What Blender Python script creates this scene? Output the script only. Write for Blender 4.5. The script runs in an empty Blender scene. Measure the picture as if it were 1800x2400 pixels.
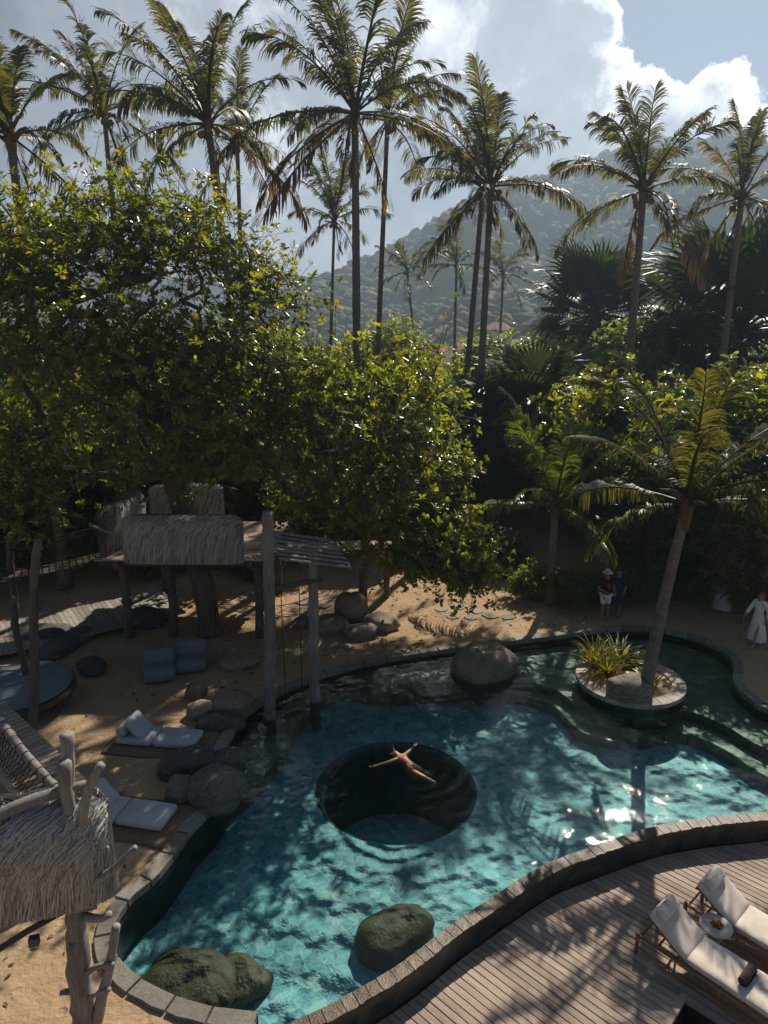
import bpy, bmesh, math, random
import numpy as np
from mathutils import Vector, Matrix, noise
from mathutils.geometry import delaunay_2d_cdt

R = math.radians
scene = bpy.context.scene
COL = scene.collection
random.seed(7)

# ------------------------------------------------------------------ camera
CAM_H, FPX = 9.2, 1600.0                 # eye height above the water, focal length in photo pixels
PITCH = math.atan(410 / 1600)
CP, SP = math.cos(PITCH), math.sin(PITCH)
cam = bpy.data.cameras.new('camera')
cam.sensor_fit = 'VERTICAL'
cam.sensor_height = 36.0
cam.lens = 36.0 * FPX / 2400.0
cam.clip_start = 0.1
cam.clip_end = 6000
cam_o = bpy.data.objects.new('camera', cam)
cam_o.location = (0, 0, CAM_H)
cam_o.rotation_euler = (R(90) - PITCH, 0, 0)
COL.objects.link(cam_o)
scene.camera = cam_o

# ------------------------------------------------------------------ sun and sky
SUN_AZ, SUN_EL = R(24), R(43)            # ahead and to the right of the camera
sun_dir = Vector((math.sin(SUN_AZ) * math.cos(SUN_EL), math.cos(SUN_AZ) * math.cos(SUN_EL), math.sin(SUN_EL)))
sun = bpy.data.lights.new('sun', 'SUN')
sun.energy = 5.0
sun.angle = R(0.53)
sun.color = (1.0, 0.90, 0.76)
sun_o = bpy.data.objects.new('sun', sun)
sun_o.rotation_euler = sun_dir.to_track_quat('Z', 'Y').to_euler()
sun_o.location = (20, 45, 60)
COL.objects.link(sun_o)

world = bpy.data.worlds.new('World')
scene.world = world
world.use_nodes = True
SKY_STRENGTH = 0.043
CLOUD_GAIN = 23.0
world.cycles.sampling_method = 'NONE'

def build_world():
    nt = world.node_tree
    N, L = nt.nodes, nt.links
    N.clear()
    out = N.new('ShaderNodeOutputWorld')
    bg = N.new('ShaderNodeBackground')
    bg.inputs['Strength'].default_value = SKY_STRENGTH
    sky = N.new('ShaderNodeTexSky')
    sky.sky_type = 'NISHITA'
    sky.sun_disc = False
    sky.sun_elevation = SUN_EL
    sky.sun_rotation = SUN_AZ
    sky.air_density = 1.0
    sky.dust_density = 0.4
    sky.ozone_density = 1.5
    tc = N.new('ShaderNodeTexCoord')
    dirv = tc.outputs['Generated']

    def m(op, a, b=None, c=None, clamp=False):
        n = N.new('ShaderNodeMath'); n.operation = op; n.use_clamp = clamp
        for i, v in enumerate((a, b, c)):
            if v is None: continue
            if isinstance(v, (int, float)): n.inputs[i].default_value = v
            else: L.new(v, n.inputs[i])
        return n.outputs[0]

    def nz(scale, detail, rough, vec=None, dist=0.0):
        n = N.new('ShaderNodeTexNoise')
        n.inputs['Scale'].default_value = scale
        n.inputs['Detail'].default_value = detail
        n.inputs['Roughness'].default_value = rough
        n.inputs['Distortion'].default_value = dist
        L.new(vec or dirv, n.inputs['Vector'])
        return n.outputs['Fac']

    # cumulus heads as spheres of direction, broken up by noise
    billow = nz(13.0, 10.0, 0.58, dist=0.1)
    fine = nz(40.0, 4.0, 0.6)
    soft = nz(3.0, 6.0, 0.55)
    field = None
    heads = [(1610, 350, .085), (1490, 350, .085), (1650, 260, .045), (1350, 60, .05), (1325, 200, .06), (1270, 330, .12), (1220, 110, .10), (1050, 160, .19),
             (800, 60, .24), (560, 110, .24), (300, 120, .27), (40, 80, .27), (-250, 60, .3), (1815, 380, .06), (960, 420, .18), (1200, 420, .14), (1400, 430, .10),
             (700, 420, .2), (400, 380, .2), (120, 400, .2), (760, 600, .14), (480, 620, .18), (960, 560, .10), (150, 640, .2)]
    for px, py, r in heads:
        a, b = (px - 900) / FPX, -(py - 1200) / FPX
        d = Vector((a, CP + b * SP, -SP + b * CP)).normalized()
        n = N.new('ShaderNodeVectorMath'); n.operation = 'DISTANCE'
        L.new(dirv, n.inputs[0]); n.inputs[1].default_value = d
        v = m('SUBTRACT', 1.0, m('DIVIDE', n.outputs['Value'], r))
        field = v if field is None else m('MAXIMUM', field, v)
    field = m('MAXIMUM', field, m('MULTIPLY_ADD', soft, 4.5, -3.0))        # clouds over the rest of the sky
    dens = m('ADD', field, m('MULTIPLY_ADD', billow, 1.3, -0.62))
    dens = m('ADD', dens, m('MULTIPLY_ADD', fine, 0.22, -0.11))
    cover = N.new('ShaderNodeMapRange'); cover.interpolation_type = 'SMOOTHSTEP'
    cover.inputs['From Min'].default_value = 0.0; cover.inputs['From Max'].default_value = 0.10
    L.new(dens, cover.inputs['Value'])
    ramp = N.new('ShaderNodeValToRGB')
    el = ramp.color_ramp.elements
    el[0].position = 0.0; el[0].color = (1.25, 1.23, 1.2, 1)
    el[1].position = 1.0; el[1].color = (0.19, 0.22, 0.275, 1)
    e = el.new(0.16); e.color = (0.80, 0.81, 0.83, 1)
    e = el.new(0.42); e.color = (0.37, 0.40, 0.455, 1)
    wisp = nz(4.2, 8.0, 0.62, dist=0.1)
    L.new(m('MULTIPLY_ADD', wisp, -3.0, m('MULTIPLY_ADD', m('MINIMUM', dens, 0.45), 1.5, 1.40)), ramp.inputs['Fac'])
    cl = N.new('ShaderNodeMix'); cl.data_type = 'RGBA'; cl.blend_type = 'MULTIPLY'
    cl.inputs['Factor'].default_value = 1.0
    L.new(ramp.outputs['Color'], cl.inputs['A'])
    # forward scatter: cloud is brighter towards the sun
    ds = N.new('ShaderNodeVectorMath'); ds.operation = 'DOT_PRODUCT'
    L.new(dirv, ds.inputs[0]); ds.inputs[1].default_value = sun_dir
    fs = m('POWER', m('MULTIPLY_ADD', ds.outputs['Value'], .5, .5, True), 3.0)
    gain = m('MULTIPLY_ADD', fs, CLOUD_GAIN, 3.0)
    cb = N.new('ShaderNodeCombineColor')
    L.new(gain, cb.inputs[0]); L.new(gain, cb.inputs[1]); L.new(m('MULTIPLY', gain, 1.03), cb.inputs[2])
    L.new(cb.outputs[0], cl.inputs['B'])
    mix = N.new('ShaderNodeMix'); mix.data_type = 'RGBA'
    L.new(m('MULTIPLY', cover.outputs[0], 0.97), mix.inputs['Factor'])
    L.new(sky.outputs['Color'], mix.inputs['A'])
    L.new(cl.outputs['Result'], mix.inputs['B'])
    L.new(mix.outputs['Result'], bg.inputs['Color'])
    L.new(bg.outputs[0], out.inputs['Surface'])

build_world()

scene.view_settings.view_transform = 'Standard'
scene.view_settings.look = 'None'
scene.view_settings.gamma = 1.0
scene.view_settings.use_curve_mapping = False
scene.view_settings.exposure = 0.35
scene.render.engine = 'CYCLES'
cy = scene.cycles
cy.use_denoising = True
cy.max_bounces = 8
cy.diffuse_bounces = 3
cy.glossy_bounces = 3
cy.transmission_bounces = 6
cy.transparent_max_bounces = 8
cy.volume_bounces = 0
cy.caustics_reflective = False
cy.caustics_refractive = True
cy.sample_clamp_indirect = 4.0
cy.use_adaptive_sampling = True
cy.adaptive_threshold = 0.015

# ------------------------------------------------------------------ helpers
def ray(px, py):
    a, b = (px - 900) / FPX, -(py - 1200) / FPX
    return Vector((a, CP + b * SP, -SP + b * CP))

def G(px, py, z=0.0):                    # survey: where a sight line meets a level
    d = ray(px, py)
    t = (z - CAM_H) / d.z
    return Vector((d.x * t, d.y * t, z))

def AT(px, py, y):                       # survey: where a sight line meets a distance
    d = ray(px, py)
    t = y / d.y
    return Vector((d.x * t, y, CAM_H + d.z * t))

def tag(o, label=None, cat=None, group=None, kind=None):
    if label: o['label'] = label
    if cat: o['category'] = cat
    if group: o['group'] = group
    if kind: o['kind'] = kind
    return o

def thing(name, label, cat, loc=(0, 0, 0), rz=0.0, group=None):
    o = bpy.data.objects.new(name, None)
    o.empty_display_size = 0.2
    COL.objects.link(o)
    o.location = loc
    o.rotation_euler = (0, 0, rz)
    return tag(o, label, cat, group)

def link_mesh(name, me, parent=None, loc=None, rot=None, scl=None):
    o = bpy.data.objects.new(name, me)
    COL.objects.link(o)
    if parent is not None: o.parent = parent
    if loc is not None: o.location = loc
    if rot is not None: o.rotation_euler = rot
    if scl is not None: o.scale = scl if hasattr(scl, '__len__') else (scl, scl, scl)
    return o

def np_mesh(name, V, Fq, mat, smooth=False):
    """mesh from an (n,3) array and an (m,k) array of equal-sized faces"""
    V = np.asarray(V, dtype=np.float32); Fq = np.asarray(Fq, dtype=np.int32)
    me = bpy.data.meshes.new(name)
    n, k = Fq.shape
    me.vertices.add(len(V)); me.vertices.foreach_set('co', V.ravel())
    me.loops.add(n * k); me.loops.foreach_set('vertex_index', Fq.ravel())
    me.polygons.add(n); me.polygons.foreach_set('loop_start', np.arange(0, n * k, k, dtype=np.int32))
    if smooth: me.polygons.foreach_set('use_smooth', np.ones(n, dtype=bool))
    me.update(calc_edges=True); me.validate()
    me.materials.append(mat)
    return me

class MB:
    """collects shapes into one mesh"""
    def __init__(s): s.V = []; s.F = []
    def add(s, V, F):
        k = len(s.V); s.V += [tuple(v) for v in V]; s.F += [tuple(i + k for i in f) for f in F]; return s
    def box(s, c, size, rz=0.0, M=None):
        x, y, z = size[0] / 2, size[1] / 2, size[2] / 2
        V = [Vector((sx * x, sy * y, sz * z)) for sx in (-1, 1) for sy in (-1, 1) for sz in (-1, 1)]
        if M is None: M = Matrix.Rotation(rz, 4, 'Z')
        V = [M @ v + Vector(c) for v in V]
        return s.add(V, [(0, 1, 3, 2), (4, 6, 7, 5), (0, 4, 5, 1), (2, 3, 7, 6), (0, 2, 6, 4), (1, 5, 7, 3)])
    def tube(s, pts, rad, n=8, cap=True, jit=0.0):
        pts = [Vector(p) for p in pts]
        if not hasattr(rad, '__len__'): rad = [rad] * len(pts)
        k = len(pts); V = []; F = []
        up = Vector((0, 0, 1)) if abs((pts[-1] - pts[0]).normalized().z) < 0.9 else Vector((1, 0, 0))
        for i, p in enumerate(pts):
            t = (pts[min(i + 1, k - 1)] - pts[max(i - 1, 0)]).normalized()
            a = t.cross(up).normalized(); b = t.cross(a)
            for j in range(n):
                r = rad[i] * (1 + random.uniform(-jit, jit))
                w = 2 * math.pi * j / n
                V.append(p + a * math.cos(w) * r + b * math.sin(w) * r)
        for i in range(k - 1):
            for j in range(n):
                F.append((i * n + j, i * n + (j + 1) % n, (i + 1) * n + (j + 1) % n, (i + 1) * n + j))
        if cap: F.append(tuple(range(n - 1, -1, -1))); F.append(tuple((k - 1) * n + j for j in range(n)))
        return s.add(V, F)
    def lathe(s, prof, n=24, c=(0, 0, 0), close=True):
        V = []; F = []; c = Vector(c)
        for r, z in prof:
            for j in range(n):
                w = 2 * math.pi * j / n
                V.append(c + Vector((r * math.cos(w), r * math.sin(w), z)))
        for i in range(len(prof) - 1):
            for j in range(n):
                F.append((i * n + j, i * n + (j + 1) % n, (i + 1) * n + (j + 1) % n, (i + 1) * n + j))
        if close: F.append(tuple(range(n - 1, -1, -1))); F.append(tuple((len(prof) - 1) * n + j for j in range(n)))
        return s.add(V, F)
    def build(s, name, mat, parent=None, smooth=False, off=None, bevel=0.0, seg=2):
        V = s.V
        if off is not None: V = [(v[0] - off[0], v[1] - off[1], v[2] - off[2]) for v in V]
        me = bpy.data.meshes.new(name)
        me.from_pydata(V, [], s.F)
        me.validate()
        if bevel:
            bm = bmesh.new(); bm.from_mesh(me)
            bmesh.ops.bevel(bm, geom=[e for e in bm.edges if len(e.link_faces) == 2 and e.calc_face_angle(0) > 0.5],
                            offset=bevel, segments=seg, affect='EDGES', profile=0.6)
            bm.to_mesh(me); bm.free()
        if smooth: me.polygons.foreach_set('use_smooth', [True] * len(me.polygons))
        me.update()
        me.materials.append(mat)
        return link_mesh(name, me, parent)

def dup(o, loc=None, rot=None, scl=None, parent=None):
    c = o.copy(); COL.objects.link(c); c.parent = parent
    if loc is not None: c.location = loc
    if rot is not None: c.rotation_euler = rot
    if scl is not None: c.scale = scl if hasattr(scl, '__len__') else (scl, scl, scl)
    for ch in list(o.children): dup(ch, parent=c)
    return c

def catmull(P, step, closed=False):
    P = [Vector(p) for p in P]; out = []
    n = len(P)
    for i in range(n if closed else n - 1):
        g = (lambda k: P[k % n]) if closed else (lambda k: P[min(max(k, 0), n - 1)])
        p0, p1, p2, p3 = g(i - 1), g(i), g(i + 1), g(i + 2)
        m = max(1, int((p2 - p1).length / step))
        for k in range(m):
            t = k / m
            out.append(0.5 * ((2 * p1) + (p2 - p0) * t + (2 * p0 - 5 * p1 + 4 * p2 - p3) * t * t + (3 * p1 - p0 - 3 * p2 + p3) * t ** 3))
    if not closed: out.append(P[-1])
    return out

def resample(P, step):
    P = [Vector(p) for p in P]
    L = [0.0]
    for a, b in zip(P, P[1:]): L.append(L[-1] + (b - a).length)
    n = max(1, round(L[-1] / step)); out = []; j = 0
    for i in range(n + 1):
        s = L[-1] * i / n
        while j < len(P) - 2 and L[j + 1] < s: j += 1
        t = (s - L[j]) / max(1e-9, L[j + 1] - L[j])
        out.append(P[j].lerp(P[j + 1], min(1, t)))
    return out

def normals2d(P):
    out = []
    for i in range(len(P)):
        t = P[min(i + 1, len(P) - 1)] - P[max(i - 1, 0)]
        out.append(Vector((-t.y, t.x, 0)).normalized())
    return out

def inside(poly, x, y):
    """poly (n,2) array; x,y arrays"""
    px, py = poly[:, 0], poly[:, 1]
    r = np.zeros(x.shape, bool); j = len(poly) - 1
    for i in range(len(poly)):
        c = (py[i] > y) != (py[j] > y)
        with np.errstate(divide='ignore', invalid='ignore'):
            r ^= c & (x < (px[j] - px[i]) * (y - py[i]) / (py[j] - py[i]) + px[i])
        j = i
    return r

ORD = 'first second third fourth fifth sixth seventh eighth ninth tenth eleventh twelfth thirteenth fourteenth fifteenth sixteenth'.split()
def ranked(L):                            # rows with their rank from the left
    order = sorted(range(len(L)), key=lambda i: L[i][0])
    return [(ORD[order.index(i)],) + tuple(L[i]) for i in range(len(L))]

# ------------------------------------------------------------------ materials
class NT:
    """small node-tree writer"""
    def __init__(s, name):
        s.m = bpy.data.materials.new(name); s.m.use_nodes = True
        s.t = s.m.node_tree; s.N = s.t.nodes; s.L = s.t.links; s.N.clear()
        s.out = s.N.new('ShaderNodeOutputMaterial')
        s.geo = None
    def n(s, typ, ins=None, **kw):
        nd = s.N.new('ShaderNode' + typ)
        for k, v in kw.items(): setattr(nd, k, v)
        for k, v in (ins or {}).items(): s.put(nd.inputs[k], v)
        return nd
    def put(s, sock, v):
        if isinstance(v, bpy.types.NodeSocket): s.L.new(v, sock)
        elif isinstance(v, bpy.types.Node): s.L.new(v.outputs[0], sock)
        else:
            if sock.type == 'RGBA' and len(v) == 3: v = (*v, 1)
            sock.default_value = v
    def pos(s): return s.n('NewGeometry').outputs['Position']
    def obj(s): return s.n('TexCoord').outputs['Object']
    def noise(s, scale, detail=3, rough=.55, vec=None, dist=0.0):
        return s.n('TexNoise', {'Vector': vec or s.pos(), 'Scale': scale, 'Detail': detail, 'Roughness': rough, 'Distortion': dist}).outputs['Fac']
    def ramp(s, fac, stops, interp='LINEAR'):
        r = s.n('ValToRGB', {'Fac': fac}); r.color_ramp.interpolation = interp
        e = r.color_ramp.elements
        while len(e) < len(stops): e.new(0.5)
        for i, (p, c) in enumerate(stops):
            e[i].position = p; e[i].color = (*c, 1) if hasattr(c, '__len__') else (c, c, c, 1)
        return r.outputs['Color']
    def mix(s, f, a, b, blend='MIX'):
        x = s.n('Mix', data_type='RGBA', blend_type=blend)
        s.put(x.inputs['Factor'], f); s.put(x.inputs['A'], a); s.put(x.inputs['B'], b)
        return x.outputs['Result']
    def math(s, op, a, b=None, clamp=False):
        x = s.n('Math', operation=op, use_clamp=clamp); s.put(x.inputs[0], a)
        if b is not None: s.put(x.inputs[1], b)
        return x.outputs[0]
    def rng(s, v, a, b, c=0.0, d=1.0):
        return s.n('MapRange', {'Value': v, 'From Min': a, 'From Max': b, 'To Min': c, 'To Max': d}).outputs[0]
    def bump(s, h, strength=.5, dist=.02, normal=None):
        b = s.n('Bump', {'Height': h, 'Strength': strength, 'Distance': dist})
        if normal is not None: s.put(b.inputs['Normal'], normal)
        return b.outputs[0]
    def pbr(s, col, rough=.8, normal=None, **kw):
        p = s.n('BsdfPrincipled', {'Base Color': col, 'Roughness': rough, **kw})
        if normal is not None: s.put(p.inputs['Normal'], normal)
        return p
    def done(s, sh):
        s.L.new(sh.outputs[0] if isinstance(sh, bpy.types.Node) else sh, s.out.inputs['Surface']); return s.m

MAT = {}
def rand_obj(t): return t.n('ObjectInfo').outputs['Random']
def rand_isl(t): return t.n('NewGeometry').outputs['Random Per Island']

def mat_sand():
    t = NT('sand'); p = t.pos()
    big = t.noise(.6, 4, .6, p); mid = t.noise(5, 4, .6, p); fine = t.noise(160, 2, .6, p)
    col = t.ramp(big, [(.3, (.33, .22, .12)), (.7, (.45, .32, .19))])
    col = t.mix(.35, col, t.ramp(fine, [(.3, (.17, .11, .06)), (.7, (.48, .36, .23))]))
    # leaf litter and soil further from the pool
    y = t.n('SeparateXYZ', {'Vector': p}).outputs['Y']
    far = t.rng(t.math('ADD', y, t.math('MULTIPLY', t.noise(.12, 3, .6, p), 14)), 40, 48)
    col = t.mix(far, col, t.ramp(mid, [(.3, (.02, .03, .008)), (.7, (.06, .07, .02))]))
    # footprints: shallow dents
    vo = t.n('TexVoronoi', {'Vector': p, 'Scale': 3.1, 'Randomness': 1.0}).outputs['Distance']
    dent = t.ramp(vo, [(0.0, 0.0), (.16, 0.15), (.26, 1.0), (.36, .8)])
    keep = t.rng(t.noise(.9, 2, .5, p), .42, .58)
    h = t.math('ADD', t.math('MULTIPLY', mid, .9), t.math('MULTIPLY', t.math('MULTIPLY', dent, keep), .55))
    h = t.math('ADD', h, t.math('MULTIPLY', t.noise(16, 3, .6, p), .22))
    nrm = t.bump(fine, .25, .004, t.bump(h, .9, .07))
    return t.done(t.pbr(col, .95, nrm, **{'Specular IOR Level': .15}))

def mat_stone(name, c0, c1, scale=2.0, rough=.75, bump=.5, per='obj', spec=.3, cracks=False):
    t = NT(name); p = t.pos()
    a = t.noise(scale, 6, .65, p); b = t.noise(scale * 9, 4, .6, p)
    col = t.ramp(a, [(.28, c0), (.72, c1)])
    col = t.mix(.4, col, t.ramp(b, [(.3, tuple(x * .55 for x in c0)), (.7, tuple(min(1, x * 1.25) for x in c1))]))
    r = rand_obj(t) if per == 'obj' else rand_isl(t)
    col = t.mix(1.0, col, t.ramp(r, [(0, .62), (1, 1.15)]), 'MULTIPLY')
    nrm = t.bump(b, bump, .01, t.bump(a, bump, .05))
    if cracks:
        w = t.n('VectorMath', {0: p, 1: t.n('VectorMath', {0: t.n('TexNoise', {'Vector': p, 'Scale': 2.5, 'Detail': 4}).outputs['Color'], 'Scale': .5}, operation='SCALE').outputs[0]}, operation='ADD').outputs[0]
        e = t.n('TexVoronoi', {'Vector': w, 'Scale': 1.5}, feature='DISTANCE_TO_EDGE').outputs['Distance']
        line = t.math('MULTIPLY', t.rng(e, .018, .0, 0, 1), t.rng(t.noise(1.3, 2, .5, p), .45, .6))
        col = t.mix(t.math('MULTIPLY', line, .7), col, tuple(x * .3 for x in c0))
        spots = t.rng(t.noise(11, 5, .7, p), .60, .68)
        col = t.mix(t.math('MULTIPLY', spots, .45), col, (.36, .35, .30))
        nrm = t.bump(t.math('SUBTRACT', 1.0, line), .8, .02, nrm)
    return t.done(t.pbr(col, rough, nrm, **{'Specular IOR Level': spec}))

def mat_wood(name, c0, c1, axis=(0, 0, 1), scale=1.0, rough=.8, bump=.5, coord='obj'):
    t = NT(name)
    p = t.obj() if coord == 'obj' else t.pos()
    st = tuple(.10 if a else 1.0 for a in axis)
    mp = t.n('Mapping', {'Vector': p, 'Scale': tuple(x * 14 * scale for x in st)}).outputs[0]
    off = t.n('VectorMath', {0: mp, 1: t.n('CombineXYZ', {'X': t.math('MULTIPLY', rand_obj(t), 50)}).outputs[0]}, operation='ADD').outputs[0]
    g = t.noise(1.6, 6, .68, off, .3); big = t.noise(1.2, 3, .5, p)
    col = t.ramp(g, [(.28, c0), (.7, c1)])
    col = t.mix(.35, col, t.ramp(big, [(.35, c0), (.7, c1)]))
    col = t.mix(1.0, col, t.ramp(rand_obj(t), [(0, .72), (1, 1.12)]), 'MULTIPLY')
    return t.done(t.pbr(col, rough, t.bump(g, bump, .012), **{'Specular IOR Level': .25}))

def mat_plain(name, col, rough=.85, bump=.0, scale=60, var=.12, **kw):
    t = NT(name); p = t.obj()
    n = t.noise(scale, 3, .6, p)
    c = t.mix(1.0, col, t.ramp(n, [(.25, 1 - var), (.75, 1 + var)]), 'MULTIPLY')
    return t.done(t.pbr(c, rough, t.bump(n, bump, .006) if bump else None, **kw))

def mat_leaf(name, c0, c1, t0, t1, rough=.38, trans=.42, spec=.5):
    """leaf: shiny coloured face, yellow-green light let through"""
    t = NT(name); r = rand_isl(t); o = rand_obj(t)
    r2 = t.math('FRACT', t.math('MULTIPLY', r, 7.13))
    col = t.ramp(r, [(0, c0), (1, c1)]); tcol = t.ramp(r2, [(0, t0), (.86, t1), (1, (t1[0] * 1.25, t1[1] * .82, t1[2]))])
    p = t.pbr(col, rough, None, **{'Specular IOR Level': spec})
    tr = t.n('BsdfTranslucent', {'Color': tcol})
    return t.done(t.n('MixShader', {0: trans, 1: p, 2: tr}))

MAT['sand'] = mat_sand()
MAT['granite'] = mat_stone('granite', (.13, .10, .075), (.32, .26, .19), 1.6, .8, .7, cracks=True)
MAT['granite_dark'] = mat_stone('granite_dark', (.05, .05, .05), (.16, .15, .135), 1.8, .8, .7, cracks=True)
MAT['mossy'] = mat_stone('mossy_stone', (.040, .030, .010), (.14, .095, .04), 4.5, .5, .9)
MAT['coping'] = mat_stone('coping_stone', (.13, .125, .10), (.27, .255, .205), 3.0, .7, .4)
MAT['rim'] = mat_stone('rim_tile', (.035, .028, .02), (.15, .10, .055), 4.0, .38, .6, spec=.35)
MAT['paver'] = mat_stone('paver', (.20, .18, .15), (.38, .34, .28), 2.0, .85, .4)
MAT['deck'] = mat_wood('deck_wood', (.22, .16, .12), (.50, .395, .31), (1, 0, 0), 1.0, .7, .35)
MAT['drift'] = mat_wood('driftwood', (.12, .105, .095), (.40, .37, .34), (0, 0, 1), 1.0, .85, .8)
MAT['drift_dark'] = mat_wood('weathered_wood', (.055, .045, .037), (.17, .14, .115), (0, 0, 1), 1.0, .85, .8)
MAT['teak'] = mat_wood('teak', (.16, .075, .035), (.36, .19, .09), (1, 0, 0), 1.2, .6, .3)
MAT['dark_wood'] = mat_wood('dark_wood', (.03, .022, .017), (.085, .062, .045), (1, 0, 0), 1.0, .8, .4)

# ------------------------------------------------------------------ pool: outline, ground, shell, water
ZC, ZS, ZR, ZD = 0.15, 0.09, 0.03, -0.45          # coping top, sand, overflow rim, deck

sand_px = [(604, 2373), (504, 2362), (417, 2338), (346, 2305), (303, 2275), (271, 2240), (258, 2205), (264, 2164), (300, 2106), (365, 2050), (420, 1980), (448, 1940),
           (505, 1880), (528, 1840), (522, 1800), (520, 1765), (542, 1720), (566, 1682), (618, 1640), (669, 1614), (724, 1591), (821, 1561), (922, 1540), (1061, 1519), (1163, 1506),
           (1243, 1496), (1332, 1485), (1404, 1475), (1480, 1471), (1556, 1476), (1627, 1492), (1678, 1513), (1712, 1538), (1721, 1563), (1720, 1589), (1733, 1614), (1767, 1640), (1800, 1658)]
sand_in = [G(x, y, ZC) for x, y in sand_px]
sand_in += [Vector((11.6, 14.6, ZC)), Vector((13.5, 14.0, ZC)), Vector((16.0, 13.8, ZC))]
SAND = resample(catmull(sand_in, .1), .1)
rim_px = [(640, 2418), (677, 2398), (710, 2382), (780, 2349), (851, 2310), (921, 2268), (981, 2225), (1041, 2178), (1100, 2137), (1190, 2078), (1280, 2024), (1388, 1983), (1475, 1953), (1551, 1932), (1660, 1915), (1800, 1900)]
rim_in = [G(x, y, ZR) for x, y in rim_px] + [Vector((9.6, 12.2, ZR)), Vector((12.5, 12.3, ZR)), Vector((16.0, 12.0, ZR))]
RIM = resample(catmull(rim_in, .1), .1)
flat = lambda P, z=0.0: [Vector((p.x, p.y, z)) for p in P]
POOL = flat(SAND[::3]) + [Vector((SAND[-1].x, SAND[-1].y, 0))] + flat(RIM[::-3])
POOL_NP = np.array([(p.x, p.y) for p in POOL])

def offset(P, d):                                   # to the left of travel
    return [p + n * d for p, n in zip(P, normals2d(P))]

COP_OUT = offset(SAND, .34)
RIM_OUT = offset(RIM, -.225)

def sand_height(x, y):
    h = ZS + .10 * (noise.noise((x * .22, y * .22, 3.1))) + .035 * noise.noise((x * .9, y * .9, 8.2))
    return h

def build_ground():
    hole = flat(offset(SAND, .10)[::4]) + [Vector((17, 13.8, 0)), Vector((17, -4, 0)), Vector((-1.9, -4, 0)), Vector((-1.9, 7.0, 0))]
    hp = np.array([(p.x, p.y) for p in hole])
    pts = [(p.x, p.y) for p in hole]; nh = len(pts)
    edges = [(i, (i + 1) % nh) for i in range(nh)]
    rng = np.random.default_rng(3)
    g = []
    for x in np.arange(-22, 24, .55):
        for y in np.arange(-4, 40, .55):
            g.append((x + rng.uniform(-.2, .2), y + rng.uniform(-.2, .2)))
    for x in np.arange(-90, 91, 9):
        for y in np.arange(-20, 160, 9):
            if not (-22 < x < 24 and -4 < y < 40): g.append((x, y))
    g = np.array(g)
    ins = inside(hp, g[:, 0], g[:, 1])
    g = g[~ins]
    # keep grid points off the hole's edge
    dmin = np.array([np.min((hp[:, 0] - a) ** 2 + (hp[:, 1] - b) ** 2) for a, b in g])
    g = g[dmin > .15 ** 2]
    pts += [tuple(a) for a in g]
    pts += [(-1700, -90), (2000, -90), (2000, 1490), (-1700, 1490)]
    v, e, f, *_ = delaunay_2d_cdt([Vector(p) for p in pts], edges, [], 0, 1e-5)
    V = []
    for q in v:
        d = np.sqrt(np.min((hp[:, 0] - q.x) ** 2 + (hp[:, 1] - q.y) ** 2)) if -25 < q.x < 25 and q.y < 42 else 9
        k = min(1.0, d / 1.2)
        z = ZS * (1 - k) + sand_height(q.x, q.y) * k if -80 < q.x < 80 and q.y < 150 else ZS
        V.append((q.x, q.y, z))
    c = np.array([[sum(V[i][0] for i in t) / 3, sum(V[i][1] for i in t) / 3] for t in f])
    keep = ~inside(hp, c[:, 0], c[:, 1])
    F = [t for t, k in zip(f, keep) if k]
    me = bpy.data.meshes.new('ground'); me.from_pydata(V, [], F); me.validate()
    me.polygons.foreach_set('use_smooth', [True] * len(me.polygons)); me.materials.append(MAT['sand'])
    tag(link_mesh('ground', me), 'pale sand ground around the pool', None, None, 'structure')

build_ground()

def mat_pool_floor():
    t = NT('pool_floor_tile'); p = t.pos()
    # green stone in irregular cells; pale cell edges are sun caustics painted in
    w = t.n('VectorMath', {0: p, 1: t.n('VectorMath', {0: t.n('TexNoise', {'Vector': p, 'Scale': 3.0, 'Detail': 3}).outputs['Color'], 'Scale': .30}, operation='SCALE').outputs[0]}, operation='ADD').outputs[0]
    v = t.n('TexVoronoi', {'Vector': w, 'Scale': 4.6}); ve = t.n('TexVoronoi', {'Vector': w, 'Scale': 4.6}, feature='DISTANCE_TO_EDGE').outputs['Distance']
    vr = t.n('SeparateXYZ', {'Vector': v.outputs['Color']}).outputs['X']
    v2 = t.n('SeparateXYZ', {'Vector': t.n('TexVoronoi', {'Vector': w, 'Scale': 11.0}).outputs['Color']}).outputs['Y']
    base = t.ramp(vr, [(0, (.05, .22, .245)), (.45, (.105, .35, .375)), (.8, (.22, .51, .52)), (1, (.42, .58, .47))])
    base = t.mix(.35, base, t.ramp(v2, [(0, (.04, .18, .22)), (1, (.37, .64, .64))]))
    big = t.ramp(t.noise(.5, 4, .6, p), [(.3, .62), (.7, 1.15)])
    col = t.mix(1.0, base, big, 'MULTIPLY')
    col = t.mix(t.rng(ve, .04, .0, 0, .38), col, (.56, .74, .71))  # caustic light net put into the floor colour
    return t.done(t.pbr(col, .6))

def mat_pool_ledge():
    t = NT('pool_ledge_stone'); p = t.pos()
    br = t.n('TexBrick', {'Vector': p, 'Color1': (.20, .20, .13), 'Color2': (.30, .29, .19), 'Mortar': (.09, .10, .07), 'Scale': 1.0, 'Mortar Size': .006, 'Brick Width': .3, 'Row Height': .3})
    col = t.mix(1.0, br.outputs['Color'], t.ramp(t.noise(3, 5, .6, p), [(.3, .6), (.7, 1.2)]), 'MULTIPLY')
    return t.done(t.pbr(col, .6))

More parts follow.
